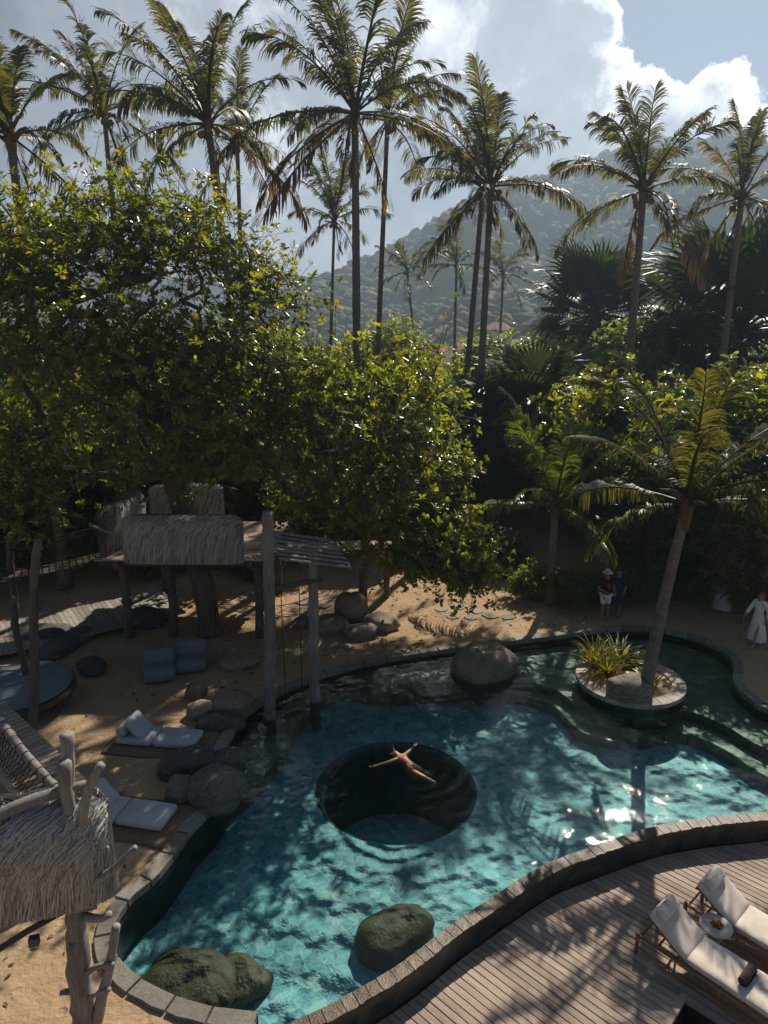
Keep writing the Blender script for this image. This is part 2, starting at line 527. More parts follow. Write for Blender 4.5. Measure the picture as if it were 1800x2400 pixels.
def mat_dark_tile(name='dark_tile', k=1.0):
    t = NT(name); p = t.pos()
    s = t.n('SeparateXYZ', {'Vector': p})
    u = t.n('CombineXYZ', {'X': t.math('MULTIPLY', t.math('ADD', s.outputs['X'], t.math('MULTIPLY', s.outputs['Y'], .6)), 1.0), 'Y': s.outputs['Z']}).outputs[0]
    br = t.n('TexBrick', {'Vector': u, 'Color1': (.020 * k, .024 * k, .022 * k), 'Color2': (.05 * k, .055 * k, .045 * k), 'Mortar': (.012 * k, .012 * k, .012 * k), 'Scale': 1.0, 'Mortar Size': .006, 'Brick Width': .24, 'Row Height': .16})
    col = t.mix(1.0, br.outputs['Color'], t.ramp(t.noise(5, 5, .6, p), [(.3, .5), (.7, 1.4)]), 'MULTIPLY')
    return t.done(t.pbr(col, .35, t.bump(br.outputs['Fac'], -.3, .004)))

def mat_well_tile():
    t = NT('well_tile'); p = t.pos()
    s = t.n('SeparateXYZ', {'Vector': p})
    ang = t.math('ARCTAN2', t.math('SUBTRACT', s.outputs['Y'], WELL.y), t.math('SUBTRACT', s.outputs['X'], WELL.x))
    u = t.n('CombineXYZ', {'X': t.math('MULTIPLY', ang, WELL_R), 'Y': s.outputs['Z']}).outputs[0]
    br = t.n('TexBrick', {'Vector': u, 'Color1': (.022, .075, .085), 'Color2': (.05, .13, .14), 'Mortar': (.012, .04, .045), 'Scale': 1.0, 'Mortar Size': .008, 'Brick Width': .2, 'Row Height': .12})
    col = t.mix(1.0, br.outputs['Color'], t.ramp(t.noise(3, 5, .6, p), [(.3, .5), (.7, 1.4)]), 'MULTIPLY')
    return t.done(t.pbr(col, .4))

def mat_water():
    t = NT('pool_water')
    p = t.pos()
    h = t.math('ADD', t.noise(9, 3, .5, p, .4), t.math('MULTIPLY', t.noise(28, 2, .5, p), .35))
    nrm = t.bump(h, .20, .02)
    glos = t.n('BsdfGlossy', {'Color': (1, 1, 1), 'Roughness': 0.02, 'Normal': nrm})
    fr = t.n('Fresnel', {'IOR': 1.333, 'Normal': nrm})
    clear = t.n('BsdfTransparent', {'Color': (.78, .95, .96)})
    return t.done(t.n('MixShader', {0: fr.outputs[0], 1: clear, 2: glos}))

FLOOR_Z = -.82
WELL = G(928, 1846, -.82); WELL.z = 0; WELL_R = 1.85
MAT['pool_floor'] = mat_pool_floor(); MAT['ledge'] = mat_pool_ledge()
MAT['dark_tile'] = mat_well_tile(); MAT['wall_tile'] = mat_dark_tile('pool_wall_tile', 1.2); MAT['water'] = mat_water()


def fill_poly(poly, z, hole=None):
    pts = [(p.x, p.y) for p in poly]; n = len(pts)
    E = [(i, (i + 1) % n) for i in range(n)]
    if hole:
        k = len(hole); E += [(n + i, n + (i + 1) % k) for i in range(k)]; pts += [(p.x, p.y) for p in hole]
    v, e, f, *_ = delaunay_2d_cdt([Vector(p) for p in pts], E, [], 0, 1e-5)
    pn = np.array([(p.x, p.y) for p in poly])
    c = np.array([[sum(v[i].x for i in t) / 3, sum(v[i].y for i in t) / 3] for t in f])
    k = inside(pn, c[:, 0], c[:, 1])
    if hole: k &= ~inside(np.array([(p.x, p.y) for p in hole]), c[:, 0], c[:, 1])
    return [(q.x, q.y, z) for q in v], [t for t, kk in zip(f, k) if kk]

def prism(poly, z0, z1):
    m = MB(); V, F = fill_poly(poly, z1); m.add(V, F)
    n = len(poly)
    W = [(p.x, p.y, z0) for p in poly] + [(p.x, p.y, z1) for p in poly]
    m.add(W, [(i, (i + 1) % n, n + (i + 1) % n, n + i) for i in range(n)])
    return m

def build_pool():
    circ = [Vector((WELL.x + WELL_R * math.cos(2 * math.pi * i / 48), WELL.y + WELL_R * math.sin(2 * math.pi * i / 48), 0)) for i in range(48)]
    big = flat(offset(SAND, .05)[::3]) + flat(offset(RIM, -.05)[::-3])
    V, F = fill_poly(big, FLOOR_Z, circ)
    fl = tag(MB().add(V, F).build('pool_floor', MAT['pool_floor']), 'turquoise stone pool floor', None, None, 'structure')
    w = MB(); n = len(circ); zb = FLOOR_Z - 2.0
    rows = [(1.0, FLOOR_Z), (.985, FLOOR_Z - .012), (.95, FLOOR_Z - .06), (.915, FLOOR_Z - .16), (.895, FLOOR_Z - .32), (.89, zb)]
    for (k0, z0), (k1, z1) in zip(rows, rows[1:]):
        P0 = [WELL + (p - WELL) * k0 for p in circ]; P1 = [WELL + (p - WELL) * k1 for p in circ]
        w.add([(p.x, p.y, z0) for p in P0] + [(p.x, p.y, z1) for p in P1], [(i, (i + 1) % n, n + (i + 1) % n, n + i) for i in range(n)])
    w.add([(p.x, p.y, zb) for p in circ], [tuple(range(n))])
    wl = tag(w.build('pool_well', MAT['dark_tile'], smooth=True), 'dark round well sunk in the pool floor', None, None, 'structure')
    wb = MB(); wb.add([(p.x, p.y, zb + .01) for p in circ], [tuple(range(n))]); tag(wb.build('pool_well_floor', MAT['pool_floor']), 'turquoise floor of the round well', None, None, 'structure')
    # walls
    w = MB(); P = SAND; n = len(P)
    w.add([(p.x, p.y, ZC - .06) for p in P] + [(p.x, p.y, FLOOR_Z - .02) for p in P], [(i, i + 1, n + i + 1, n + i) for i in range(n - 1)])
    P = RIM; n = len(P)
    w.add([(p.x, p.y, ZR - .04) for p in P] + [(p.x, p.y, FLOOR_Z - .02) for p in P], [(i, i + 1, n + i + 1, n + i) for i in range(n - 1)])
    P = RIM_OUT
    w.add([(p.x, p.y, ZR - .04) for p in P] + [(p.x, p.y, -1.1) for p in P], [(i, i + 1, n + i + 1, n + i) for i in range(n - 1)])
    pw = tag(w.build('pool_wall', MAT['wall_tile'], smooth=True), 'dark tiled pool wall and overflow face', None, None, 'structure')
    # shallow ledges
    back = [p for p in SAND if True]
    def near_idx(px, py): 
        q = G(px, py, ZC); return min(range(len(SAND)), key=lambda i: (SAND[i] - q).length)
    i0, i1 = near_idx(790, 1570), len(SAND) - 1
    def ledge(front_px, zt, a, b):
        fr = catmull([G(x, y, zt * .75) for x, y in front_px], .25)
        poly = flat(offset(SAND, .04)[a:b:3]) + flat(fr[::-1])
        tag(prism(poly, FLOOR_Z - .01, zt).build('pool_ledge', MAT['ledge']), 'shallow stone ledge along the pool edge', None, None, 'structure')
    ledge([(800, 1590), (870, 1606), (960, 1606), (1085, 1596), (1180, 1592), (1290, 1606), (1370, 1655), (1480, 1680), (1600, 1660), (1700, 1695), (1800, 1750), (2060, 1835)], -.26, i0, i1)
    ledge([(1160, 1606), (1290, 1640), (1365, 1705), (1480, 1722), (1600, 1708), (1700, 1745), (1800, 1808), (2060, 1890)], -.52, near_idx(1200, 1500), i1)
    ledge([(500, 1905), (590, 1838), (640, 1780), (690, 1700), (740, 1640), (800, 1588)], -.42, near_idx(470, 1920), i0)
    # water sheet with small waves
    st = .065
    xs = np.arange(POOL_NP[:, 0].min() - .3, 16, st); ys = np.arange(POOL_NP[:, 1].min() - .3, POOL_NP[:, 1].max() + .3, st)
    X, Y = np.meshgrid(xs, ys); Z = np.zeros_like(X)
    rng = np.random.default_rng(11)
    for k in range(26):
        lam = .20 * (1.1 / .20) ** rng.random(); a = rng.uniform(0, 2 * math.pi); kx, ky = math.cos(a) * 2 * math.pi / lam, math.sin(a) * 2 * math.pi / lam
        amp = lam * .0024
        Z += amp * np.sin(kx * X + ky * Y + rng.uniform(0, 6.28) + .9 * np.sin(X * rng.uniform(.3, 1.1) + rng.uniform(0, 6)) + .9 * np.sin(Y * rng.uniform(.3, 1.1) + rng.uniform(0, 6)))
    sx_, sy_ = G(962, 1790, 0).x, G(962, 1790, 0).y              # rings spreading from the floating swimmer
    rd_ = np.hypot(X - sx_, Y - sy_)
    Z += .006 * np.exp(-((rd_ - .9) / .7) ** 2) * np.sin(rd_ * 2 * math.pi / .34)
    nx, ny = len(xs), len(ys)
    wp = flat(offset(SAND, .06)[::3]) + flat(offset(RIM, -.10)[::-3])
    wn = np.array([(p.x, p.y) for p in wp])
    ok = inside(wn, X.ravel(), Y.ravel()).reshape(X.shape)
    I = np.arange(nx * ny).reshape(ny, nx)
    q = np.stack([I[:-1, :-1], I[:-1, 1:], I[1:, 1:], I[1:, :-1]], -1).reshape(-1, 4)
    kq = (ok[:-1, :-1] | ok[:-1, 1:] | ok[1:, 1:] | ok[1:, :-1]).ravel()
    q = q[kq]
    used = np.unique(q); remap = np.full(nx * ny, -1); remap[used] = np.arange(len(used))
    Vn = np.stack([X.ravel(), Y.ravel(), Z.ravel()], -1)[used]
    me = np_mesh('water', Vn, remap[q], MAT['water'], True)
    wo = tag(link_mesh('water', me), 'clear turquoise pool water', None, None, 'structure')

build_pool()

def strip_stones(name, struct, path, z0, z1, wa, wb, step, mat, jit, gap=.012, label=None):
    """a run of single stones laid along a path between two offsets"""
    root = bpy.data.objects.new(struct, None); COL.objects.link(root); tag(root, label, None, None, 'structure')
    P = resample(path, .05); nn = normals2d(P)
    i = 0; rnd = random.Random(5)
    while i < len(P) - 3:
        k = max(4, int(step * rnd.uniform(1 - jit, 1 + jit) / .05)); j = min(i + k, len(P) - 1)
        idx = list(range(i, j + 1, max(1, (j - i) // 3)))
        if idx[-1] != j: idx.append(j)
        dz = rnd.uniform(-.006, .006)
        A = []; B = []
        for q, s in enumerate(idx):
            e = gap if q == 0 else (-gap if q == len(idx) - 1 else 0)
            t = (P[min(s + 1, len(P) - 1)] - P[max(s - 1, 0)]).normalized()
            A.append(P[s] + nn[s] * (wa + rnd.uniform(-.004, .004)) + t * e); B.append(P[s] + nn[s] * (wb + rnd.uniform(-.012, .012)) + t * e)
        n = len(A); m = MB()
        V = [(p.x, p.y, z1 + dz) for p in A] + [(p.x, p.y, z1 + dz) for p in B] + [(p.x, p.y, z0) for p in A] + [(p.x, p.y, z0) for p in B]
        F = [(q, q + 1, n + q + 1, n + q) for q in range(n - 1)] + [(q, 2 * n + q, 2 * n + q + 1, q + 1) for q in range(n - 1)] + [(n + q, n + q + 1, 3 * n + q + 1, 3 * n + q) for q in range(n - 1)]
        F += [(0, n, 3 * n, 2 * n), (n - 1, 3 * n - 1, 4 * n - 1, 2 * n - 1)]
        m.add(V, F).build(name, mat, root, bevel=(.012 if gap > .005 else .004), seg=1)
        i = j
    return root

strip_stones('coping_stone', 'pool_coping', SAND, ZC - .14, ZC, -.025, .24, .62, MAT['coping'], .2, label='pale stone coping around the sandy side of the pool')
strip_stones('rim_tile', 'overflow_rim', RIM, ZR - .05, ZR, .0, -.235, .26, MAT['rim'], .25, .003, label='wet brown stone tiles on the overflow rim beside the deck')

# ------------------------------------------------------------------ hills, far wood, village, haze
def smooth01(t):
    t = min(1.0, max(0.0, t)); return t * t * (3 - 2 * t)

def ridge(px, Y):
    pts = [AT(x, y, Y) for x, y in px]
    return np.array([p.x for p in pts]), np.array([p.z for p in pts]), Y

RIDGES = [
    (ridge([(300, 880), (560, 800), (650, 735), (720, 705), (800, 668), (880, 645), (940, 600), (1000, 555), (1080, 503), (1180, 468), (1260, 448), (1340, 418), (1420, 390), (1520, 368), (1600, 362),
            (1700, 372), (1800, 385), (2000, 420), (2400, 520), (3200, 760)], 560), 300, 400),
    (ridge([(-2600, 700), (-1200, 640), (-400, 660), (0, 655), (200, 645), (330, 640), (430, 662), (560, 672), (700, 690), (760, 668), (860, 690), (980, 740), (1300, 800)], 980), 380, 500),
    (ridge([(780, 900), (900, 850), (1000, 780), (1060, 730), (1110, 690), (1160, 680), (1230, 715), (1320, 770), (1420, 800), (1480, 770), (1540, 690), (1620, 640), (1700, 610), (1800, 585), (2000, 560), (2600, 640)], 340), 120, 130),
]
def hill_z(x, y):
    z = -3.0
    for (rx, rz, ry), wf, wb in RIDGES:
        top = np.interp(x, rx, rz, left=-3, right=-3)
        n = noise.noise((x * .011, y * .011, ry * .1))
        yy = y + 40 * n
        s = smooth01(1 - (ry - yy) / wf) if yy < ry else smooth01(1 - (yy - ry) / wb)
        z = max(z, -3 + (top + 3) * s * (1 + .10 * noise.noise((x * .03, y * .03, 5)) * (1 if abs(y - ry) > 30 else .4)))
    return z

def mat_far_wood():
    t = NT('far_wood'); r = rand_isl(t); p = t.pos()
    col = t.ramp(r, [(0, (.045, .075, .022)), (.45, (.075, .12, .03)), (.70, (.12, .15, .04)), (.84, (.30, .24, .07)), (1, (.26, .18, .08))])
    n = t.noise(1.1, 4, .7, p)
    col = t.mix(1.0, col, t.ramp(n, [(.3, .45), (.7, 1.5)]), 'MULTIPLY')
    pb = t.pbr(col, .8, t.bump(n, 1.0, 1.2), **{'Specular IOR Level': .2})
    tr = t.n('BsdfTranslucent', {'Color': t.mix(1.0, col, (1.9, 1.9, .8), 'MULTIPLY')})
    return t.done(t.n('MixShader', {0: .3, 1: pb, 2: tr}))

def build_hills():
    xs = np.concatenate([np.arange(-1500, -400, 100), np.arange(-400, 760, 14), np.arange(760, 1900, 100)])
    ys = np.concatenate([np.arange(180, 620, 12), np.arange(620, 1500, 60)])
    V = [(x, y, hill_z(x, y)) for y in ys for x in xs]
    nx = len(xs)
    F = [(j * nx + i, j * nx + i + 1, (j + 1) * nx + i + 1, (j + 1) * nx + i) for j in range(len(ys) - 1) for i in range(nx - 1)]
    t = NT('hill_soil'); n = t.noise(.05, 4, .6)
    m = t.done(t.pbr(t.ramp(n, [(.3, (.025, .04, .012)), (.7, (.07, .075, .028))]), .95))
    tag(link_mesh('hill', np_mesh('hill', V, F, m, True)), 'wooded hill behind the palms', None, None, 'structure')
    # far wood: lumpy crowns in one mass
    rng = np.random.default_rng(21)
    ico = bmesh.new(); bmesh.ops.create_icosphere(ico, subdivisions=2, radius=1.0)
    base = np.array([v.co[:] for v in ico.verts]); fac = np.array([[v.index for v in f.verts] for f in ico.faces]); ico.free()
    VV = []; FF = []; k = 0
    def put(c, r, sq):
        nonlocal k
        ph = rng.uniform(0, 6.28, 9)
        b = base
        d = 1 + .18 * np.sin(3.1 * b[:, 0] + ph[0]) * np.sin(3.7 * b[:, 1] + ph[1]) + .16 * np.sin(5.3 * b[:, 2] + ph[2] + 2 * b[:, 0]) + .12 * np.sin(7.1 * b[:, 1] + 6.3 * b[:, 0] + ph[3]) + rng.uniform(-.11, .11, len(b))
        VV.append(b * d[:, None] * np.array([r, r, r * sq]) + c); FF.append(fac + k); k += len(b)
    n = 0
    while n < 5600:
        y = 190 + 400 * rng.random() ** .85
        px = rng.uniform(280, 1900)
        x = (px - 900) / FPX * (y * CP + 2)
        z = hill_z(x, y)
        p = 1.0 if z > 0 else (.5 if y > 150 else .2)
        if rng.random() > p: continue
        r = rng.uniform(1.8, 5.2) * (1.2 if y > 400 else .8)
        put(np.array([x, y, max(z, -.5) + r * .55]), r, rng.uniform(.75, 1.2)); n += 1
    for _ in range(160):                                  # far blue ridge on the left
        y = rng.uniform(800, 985); px = rng.uniform(-60, 900); x = (px - 900) / FPX * y
        put(np.array([x, y, hill_z(x, y) + 4]), rng.uniform(7, 14), .7)
    me = np_mesh('far_wood', np.concatenate(VV), np.concatenate(FF), mat_far_wood(), True)
    tag(link_mesh('far_wood', me), 'hazy mixed woodland covering the hillside', 'woodland', None, 'stuff')

build_hills()

def build_haze():
    m = bpy.data.materials.new('haze_air'); m.use_nodes = True
    nt = m.node_tree; nt.nodes.clear()
    o = nt.nodes.new('ShaderNodeOutputMaterial'); v = nt.nodes.new('ShaderNodeVolumePrincipled')
    v.inputs['Color'].default_value = (.60, .78, 1.0, 1)
    v.inputs['Density'].default_value = HAZE
    v.inputs['Anisotropy'].default_value = .45
    nt.links.new(v.outputs[0], o.inputs['Volume'])
    b = MB().box((150, 700, 85), (3800, 1640, 190)).build('haze', m)
    tag(b, 'pale sunlit haze lying over the hills', 'haze', None, 'stuff')
HAZE = .0006
build_haze()

# ------------------------------------------------------------------ leaves, trees, palms
MAT['bark'] = mat_wood('bark', (.05, .042, .034), (.20, .165, .135), (0, 0, 1), .5, .9, .9, 'pos')
MAT['leaf_almond'] = mat_leaf('leaf_almond', (.03, .06, .008), (.09, .125, .014), (.16, .25, .010), (.58, .58, .024), .28, .46)
MAT['leaf_green'] = mat_leaf('leaf_green', (.022, .05, .012), (.06, .105, .02), (.16, .28, .016), (.48, .54, .035), .36, .48)
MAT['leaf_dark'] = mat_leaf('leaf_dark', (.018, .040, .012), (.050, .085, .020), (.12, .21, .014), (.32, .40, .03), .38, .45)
MAT['leaf_dry'] = mat_leaf('leaf_dry', (.05, .055, .015), (.14, .12, .03), (.25, .22, .03), (.5, .36, .04), .45, .4)
MAT['flower_orange'] = mat_leaf('flower_orange', (.55, .10, .02), (.75, .22, .03), (.6, .12, .02), (.8, .25, .03), .6, .4, .2)

def frames(axis, rng):
    ref = np.where(np.abs(axis[:, 2:3]) < .9, np.array([[0, 0, 1.]]), np.array([[1., 0, 0]]))
    a = np.cross(axis, ref); a /= np.linalg.norm(a, axis=1, keepdims=True)
    return a, np.cross(axis, a)

def leaf_quads(pos, d, nrm, size, width, fold=.25, curl=.12):
    """folded obovate leaves: 6 verts, 2 quads each"""
    s = np.cross(d, nrm); s /= np.linalg.norm(s, axis=1, keepdims=True)
    n = np.cross(s, d)
    L = size[:, None]; W = (size * width)[:, None]
    p = lambda u, v, w: pos + d * L * u + s * W * v + n * (abs(v) * W * fold - L * curl * u * u) if True else 0
    V = np.stack([p(0, 0, 0), p(.55, .40, 0), p(.86, .36, 0), p(1, 0, 0), p(.86, -.36, 0), p(.55, -.40, 0)], 1).reshape(-1, 3)
    k = np.arange(len(pos))[:, None] * 6
    F = np.stack([k + np.array([0, 1, 2, 3]), k + np.array([0, 3, 4, 5])], 1).reshape(-1, 4)
    return V, F

def tree_meshes(name, seed, trunk, blobs, n_tips, ros, leaves, lsize, lwidth, mat_leafy, tr_r=.22, tip_r=.012, spread=.45, flowers=None, twig=.6, lean_up=.5):
    """trunk: list of points; blobs: (centre, radii, weight). returns branch mesh, leaf mesh"""
    rng = np.random.default_rng(seed)
    tp = resample([Vector(p) for p in trunk], .45)
    P = [np.array(p[:]) for p in tp]; par = [-1] + list(range(len(tp) - 1))
    nt = len(P)
    w = np.array([b[2] for b in blobs], float); w /= w.sum()
    tips = []
    for b in rng.choice(len(blobs), n_tips, p=w):
        u = rng.normal(size=3); u /= np.linalg.norm(u); r = rng.random() ** .42
        if u[2] < -.3: u[2] *= .55
        tips.append(np.array(blobs[b][0]) + u * r * np.array(blobs[b][1]))
    top = P[-1]
    tips.sort(key=lambda q: np.linalg.norm(q - top))
    ends = []
    for q in tips:
        A = np.array(P); dv = q - A; dist = np.linalg.norm(dv, axis=1)
        cost = dist + .9 * np.maximum(0, A[:, 2] - q[2]) 
        cost[:max(1, int(nt * .45))] += 3.0
        i = int(np.argmin(cost)); a = A[i]; D = dist[i]
        m = max(1, int(D / .55)); prev = i
        bow = rng.normal(size=3) * .13 * D + np.array([0, 0, .10 * D])
        for k in range(1, m + 1):
            t = k / m
            c = a + (q - a) * t + bow * 4 * t * (1 - t) * .5 + rng.normal(size=3) * .05
            P.append(c); par.append(prev); prev = len(P) - 1
        ends.append(prev)
    P = np.array(P); par = np.array(par); cnt = np.zeros(len(P)); cnt[ends] += 1
    for i in range(len(P) - 1, 0, -1): cnt[par[i]] += cnt[i]
    rad = tip_r * np.maximum(cnt, 1) ** .47
    rad *= np.where(rad > tr_r, tr_r / np.maximum(rad, 1e-6), 1)
    for i in range(nt): rad[i] = max(rad[i], tr_r * (1.0 - .35 * i / nt)) * (1.35 if i == 0 else 1)
    ch = np.arange(1, len(P))
    def segs(A, B, ra, rb, n):
        ax = B - A; ax /= np.maximum(np.linalg.norm(ax, axis=1, keepdims=True), 1e-6)
        a, b = frames(ax, rng); ang = 2 * np.pi * np.arange(n) / n
        off = a[:, None] * np.cos(ang)[None, :, None] + b[:, None] * np.sin(ang)[None, :, None]
        V = np.concatenate([A[:, None] + off * ra[:, None, None], B[:, None] + off * rb[:, None, None]], 1)
        k = np.arange(len(A))[:, None, None] * 2 * n; j = np.arange(n)
        F = np.stack([j, (j + 1) % n, n + (j + 1) % n, n + j], -1)[None] + k
        return V.reshape(-1, 3), F.reshape(-1, 4)
    ax = P[ch] - P[par[ch]]
    BV, BF = segs(P[par[ch]] - ax * .06, P[ch] + ax * .06, rad[par[ch]].clip(None, rad[ch] * 1.7), rad[ch], 6)
    # leaf rosettes on twigs round every tip and along thin wood
    thin = np.where(cnt <= 5)[0]
    src = rng.choice(thin, n_tips * ros)
    C0 = P[src]
    off = rng.normal(size=(len(src), 3)) * spread; off[:, 2] += spread * .35
    C = C0 + off
    TV, TF = segs(C0, C, np.full(len(C), .010), np.full(len(C), .006), 3)
    cen = np.average(np.array([b[0] for b in blobs]), axis=0, weights=w)
    out = C - cen; out /= np.linalg.norm(out, axis=1, keepdims=True)
    axd = out * .6 + np.array([0, 0, lean_up]) + rng.normal(size=C.shape) * .45; axd /= np.linalg.norm(axd, axis=1, keepdims=True)
    a, b = frames(axd, rng)
    Cs = np.repeat(C, leaves, 0); As = np.repeat(axd, leaves, 0); a = np.repeat(a, leaves, 0); b = np.repeat(b, leaves, 0)
    m = len(Cs); ph = np.tile(np.arange(leaves) * 2.4, len(C)) + rng.normal(size=m) * .3
    th = rng.uniform(.75, 1.55, m)[:, None]
    radl = a * np.cos(ph)[:, None] + b * np.sin(ph)[:, None]
    d = As * np.cos(th) + radl * np.sin(th)
    nr = As * np.sin(th) - radl * np.cos(th) + rng.normal(size=d.shape) * .22
    LV, LF = leaf_quads(Cs + As * rng.uniform(-.05, .05, m)[:, None], d, nr, rng.uniform(.7, 1.25, m) * lsize, lwidth)
    bm_ = np_mesh(name + '_wood', np.concatenate([BV, TV]), np.concatenate([BF, TF + len(BV)]), MAT['bark'], True)
    lm_ = np_mesh(name + '_leaves', LV, LF, mat_leafy, False)
    fm_ = None
    if flowers:
        i = rng.choice(len(C), flowers, replace=False)
        c = np.repeat(C[i] + axd[i] * .12, 8, 0); dd = np.repeat(axd[i], 8, 0) + rng.normal(size=(flowers * 8, 3)) * .7; dd /= np.linalg.norm(dd, axis=1, keepdims=True)
        FV, FFc = leaf_quads(c, dd, rng.normal(size=dd.shape), np.full(len(c), lsize * .8), .5)
        fm_ = np_mesh(name + '_flowers', FV, FFc, MAT['flower_orange'])
    return bm_, lm_, fm_

def plant_tree(meshes, name, label, cat, loc, rz=0.0, scl=1.0, group=None):
    o = thing(name, label, cat, loc, rz, group)
    o.scale = scl if hasattr(scl, '__len__') else (scl, scl, scl)
    link_mesh('trunk', meshes[0], o)
    c = link_mesh('crown', meshes[1], o); c['kind'] = 'stuff'
    if meshes[2]: link_mesh('blossom', meshes[2], o)['kind'] = 'stuff'
    return o

# --- the large sea almond that carries the tree house
T1 = Vector((-5.45, 19.9, ZS - .1))
rel = lambda px, py, y, o: tuple(AT(px, py, y) - o)
b1 = [(rel(60, 640, 19, T1), (2.4, 2.2, 1.5), 1.4), (rel(250, 590, 21, T1), (2.2, 2.2, 1.5), 1.2), (rel(430, 600, 20.5, T1), (2.1, 2.2, 1.4), 1.2), (rel(570, 690, 20, T1), (1.5, 1.9, 1.1), .7),
      (rel(100, 800, 18, T1), (2.6, 2.0, 1.7), 1.3), (rel(330, 810, 18.5, T1), (2.4, 2.2, 1.6), 1.0), (rel(560, 870, 19, T1), (2.1, 2.0, 1.4), 1.0), (rel(40, 1000, 19.5, T1), (2.2, 2.0, 1.4), .8),
      (rel(230, 1060, 21, T1), (2.2, 2.0, 1.1), .6), (rel(720, 950, 19, T1), (1.9, 1.9, 1.3), .9), (rel(880, 1010, 19, T1), (1.8, 1.7, 1.3), .9), (rel(-120, 700, 20, T1), (2.4, 2.2, 2.2), 1.0), (rel(970, 920, 20, T1), (1.2, 1.5, .8), .4),
      (rel(740, 1120, 19, T1), (1.7, 1.7, 1.0), .7), (rel(330, 950, 17.5, T1), (2.0, 1.5, 1.2), .8), (rel(560, 1040, 18, T1), (1.6, 1.3, .9), .7), (rel(420, 1070, 18, T1), (1.5, 1.2, .7), .6),
      (rel(140, 1120, 18.5, T1), (1.9, 1.5, .9), .8), (rel(30, 1180, 18.5, T1), (1.5, 1.4, .8), .5), (rel(880, 1180, 18.8, T1), (1.5, 1.3, .8), .6)]
m1 = tree_meshes('sea_almond', 5, [(0, 0, 0), (-.15, .1, 1.6), (-.5, .2, 3.2), (-.75, .2, 4.6), (-.9, .1, 5.4)], b1, 1000, 6, 8, .174, .58, MAT['leaf_almond'], .34, .0135, .60, lean_up=.6)
plant_tree(m1, 'sea_almond_tree', 'huge spreading broad-leaved tree filling the left half, thatched tree house round its trunk', 'tree', T1)

# --- the lower tree reaching out over the sand by the pool
T2 = Vector((-.75, 22.2, ZS - .1))
b2 = [(rel(960, 1240, 20.5, T2), (1.6, 1.5, .9), 1.0), (rel(1050, 1290, 19.8, T2), (1.1, 1.1, .7), .8), (rel(840, 1130, 21.5, T2), (1.8, 1.6, 1.1), 1.0), (rel(1000, 1100, 21.8, T2), (1.4, 1.5, 1.0), .8), (rel(720, 1180, 21.5, T2), (1.3, 1.4, .8), .5),
      (rel(930, 1020, 22.5, T2), (1.6, 1.6, 1.2), .8), (rel(1090, 1350, 19.4, T2), (.7, .7, .4), .4), (rel(960, 1330, 20, T2), (.8, .8, .4), .3)]
m2 = tree_meshes('poolside_almond', 9, [(0, 0, 0), (.05, -.1, 1.2), (.1, -.2, 2.4), (.3, -.3, 3.4)], b2, 280, 9, 8, .172, .6, MAT['leaf_almond'], .17, .012, .38, lean_up=.6)
plant_tree(m2, 'almond_tree', 'low broad-leaved tree whose bright branch hangs over the sand beside the swing', 'tree', T2)

# --- prototypes for the belt of trees behind
ell = lambda x, y, z, a, b, c, w=1: ((x, y, z), (a, b, c), w)
PR = {}
PR['round'] = tree_meshes('round_tree', 31, [(0, 0, 0), (.1, 0, 1.5), (0, .1, 2.6)], [ell(0, 0, 4.2, 2.0, 2.0, 1.6, 2), ell(1.3, .4, 3.5, 1.3, 1.3, 1.0), ell(-1.3, -.3, 3.6, 1.4, 1.3, 1.1), ell(.2, -1.2, 3.3, 1.5, 1.1, 1.0), ell(-.3, 1, 4.9, 1.2, 1.2, .9)], 150, 11, 7, .20, .5, MAT['leaf_green'], .16, .011, .38)
PR['bright'] = tree_meshes('bright_tree', 32, [(0, 0, 0), (-.1, 0, 1.2), (.1, .1, 2.2)], [ell(0, 0, 3.4, 1.7, 1.7, 1.5, 2), ell(1.2, -.3, 2.6, 1.2, 1.3, 1.0), ell(-1.1, .2, 2.8, 1.3, 1.2, 1.0), ell(.1, -1.1, 2.4, 1.3, 1.0, .9)], 130, 11, 8, .24, .6, MAT['leaf_almond'], .13, .011, .38, lean_up=.7)
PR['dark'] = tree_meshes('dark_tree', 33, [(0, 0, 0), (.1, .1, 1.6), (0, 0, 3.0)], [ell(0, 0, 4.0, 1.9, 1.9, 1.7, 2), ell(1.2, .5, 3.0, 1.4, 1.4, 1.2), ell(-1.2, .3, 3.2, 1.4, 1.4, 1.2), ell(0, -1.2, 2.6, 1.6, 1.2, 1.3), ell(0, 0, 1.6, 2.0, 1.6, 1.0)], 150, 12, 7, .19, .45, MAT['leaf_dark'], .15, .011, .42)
PR['shrub'] = tree_meshes('shrub', 34, [(0, 0, 0), (0, .05, .5)], [ell(0, 0, .95, 1.0, 1.0, .7, 2), ell(.6, 0, .7, .6, .6, .5), ell(-.6, -.2, .75, .6, .6, .5)], 60, 10, 7, .15, .45, MAT['leaf_green'], .06, .008, .22)
PR['flame'] = tree_meshes('flame_tree', 35, [(0, 0, 0), (.1, 0, 2.0), (0, .1, 3.6)], [ell(0, 0, 5.4, 2.2, 2.2, 1.7, 2), ell(1.5, -.4, 4.4, 1.4, 1.4, 1.2), ell(-1.4, -.3, 4.8, 1.5, 1.4, 1.2), ell(.1, -1.2, 3.8, 1.8, 1.2, 1.3), ell(0, -.3, 2.4, 1.9, 1.6, 1.2)], 170, 12, 7, .19, .5, MAT['leaf_green'], .18, .011, .4, flowers=40)

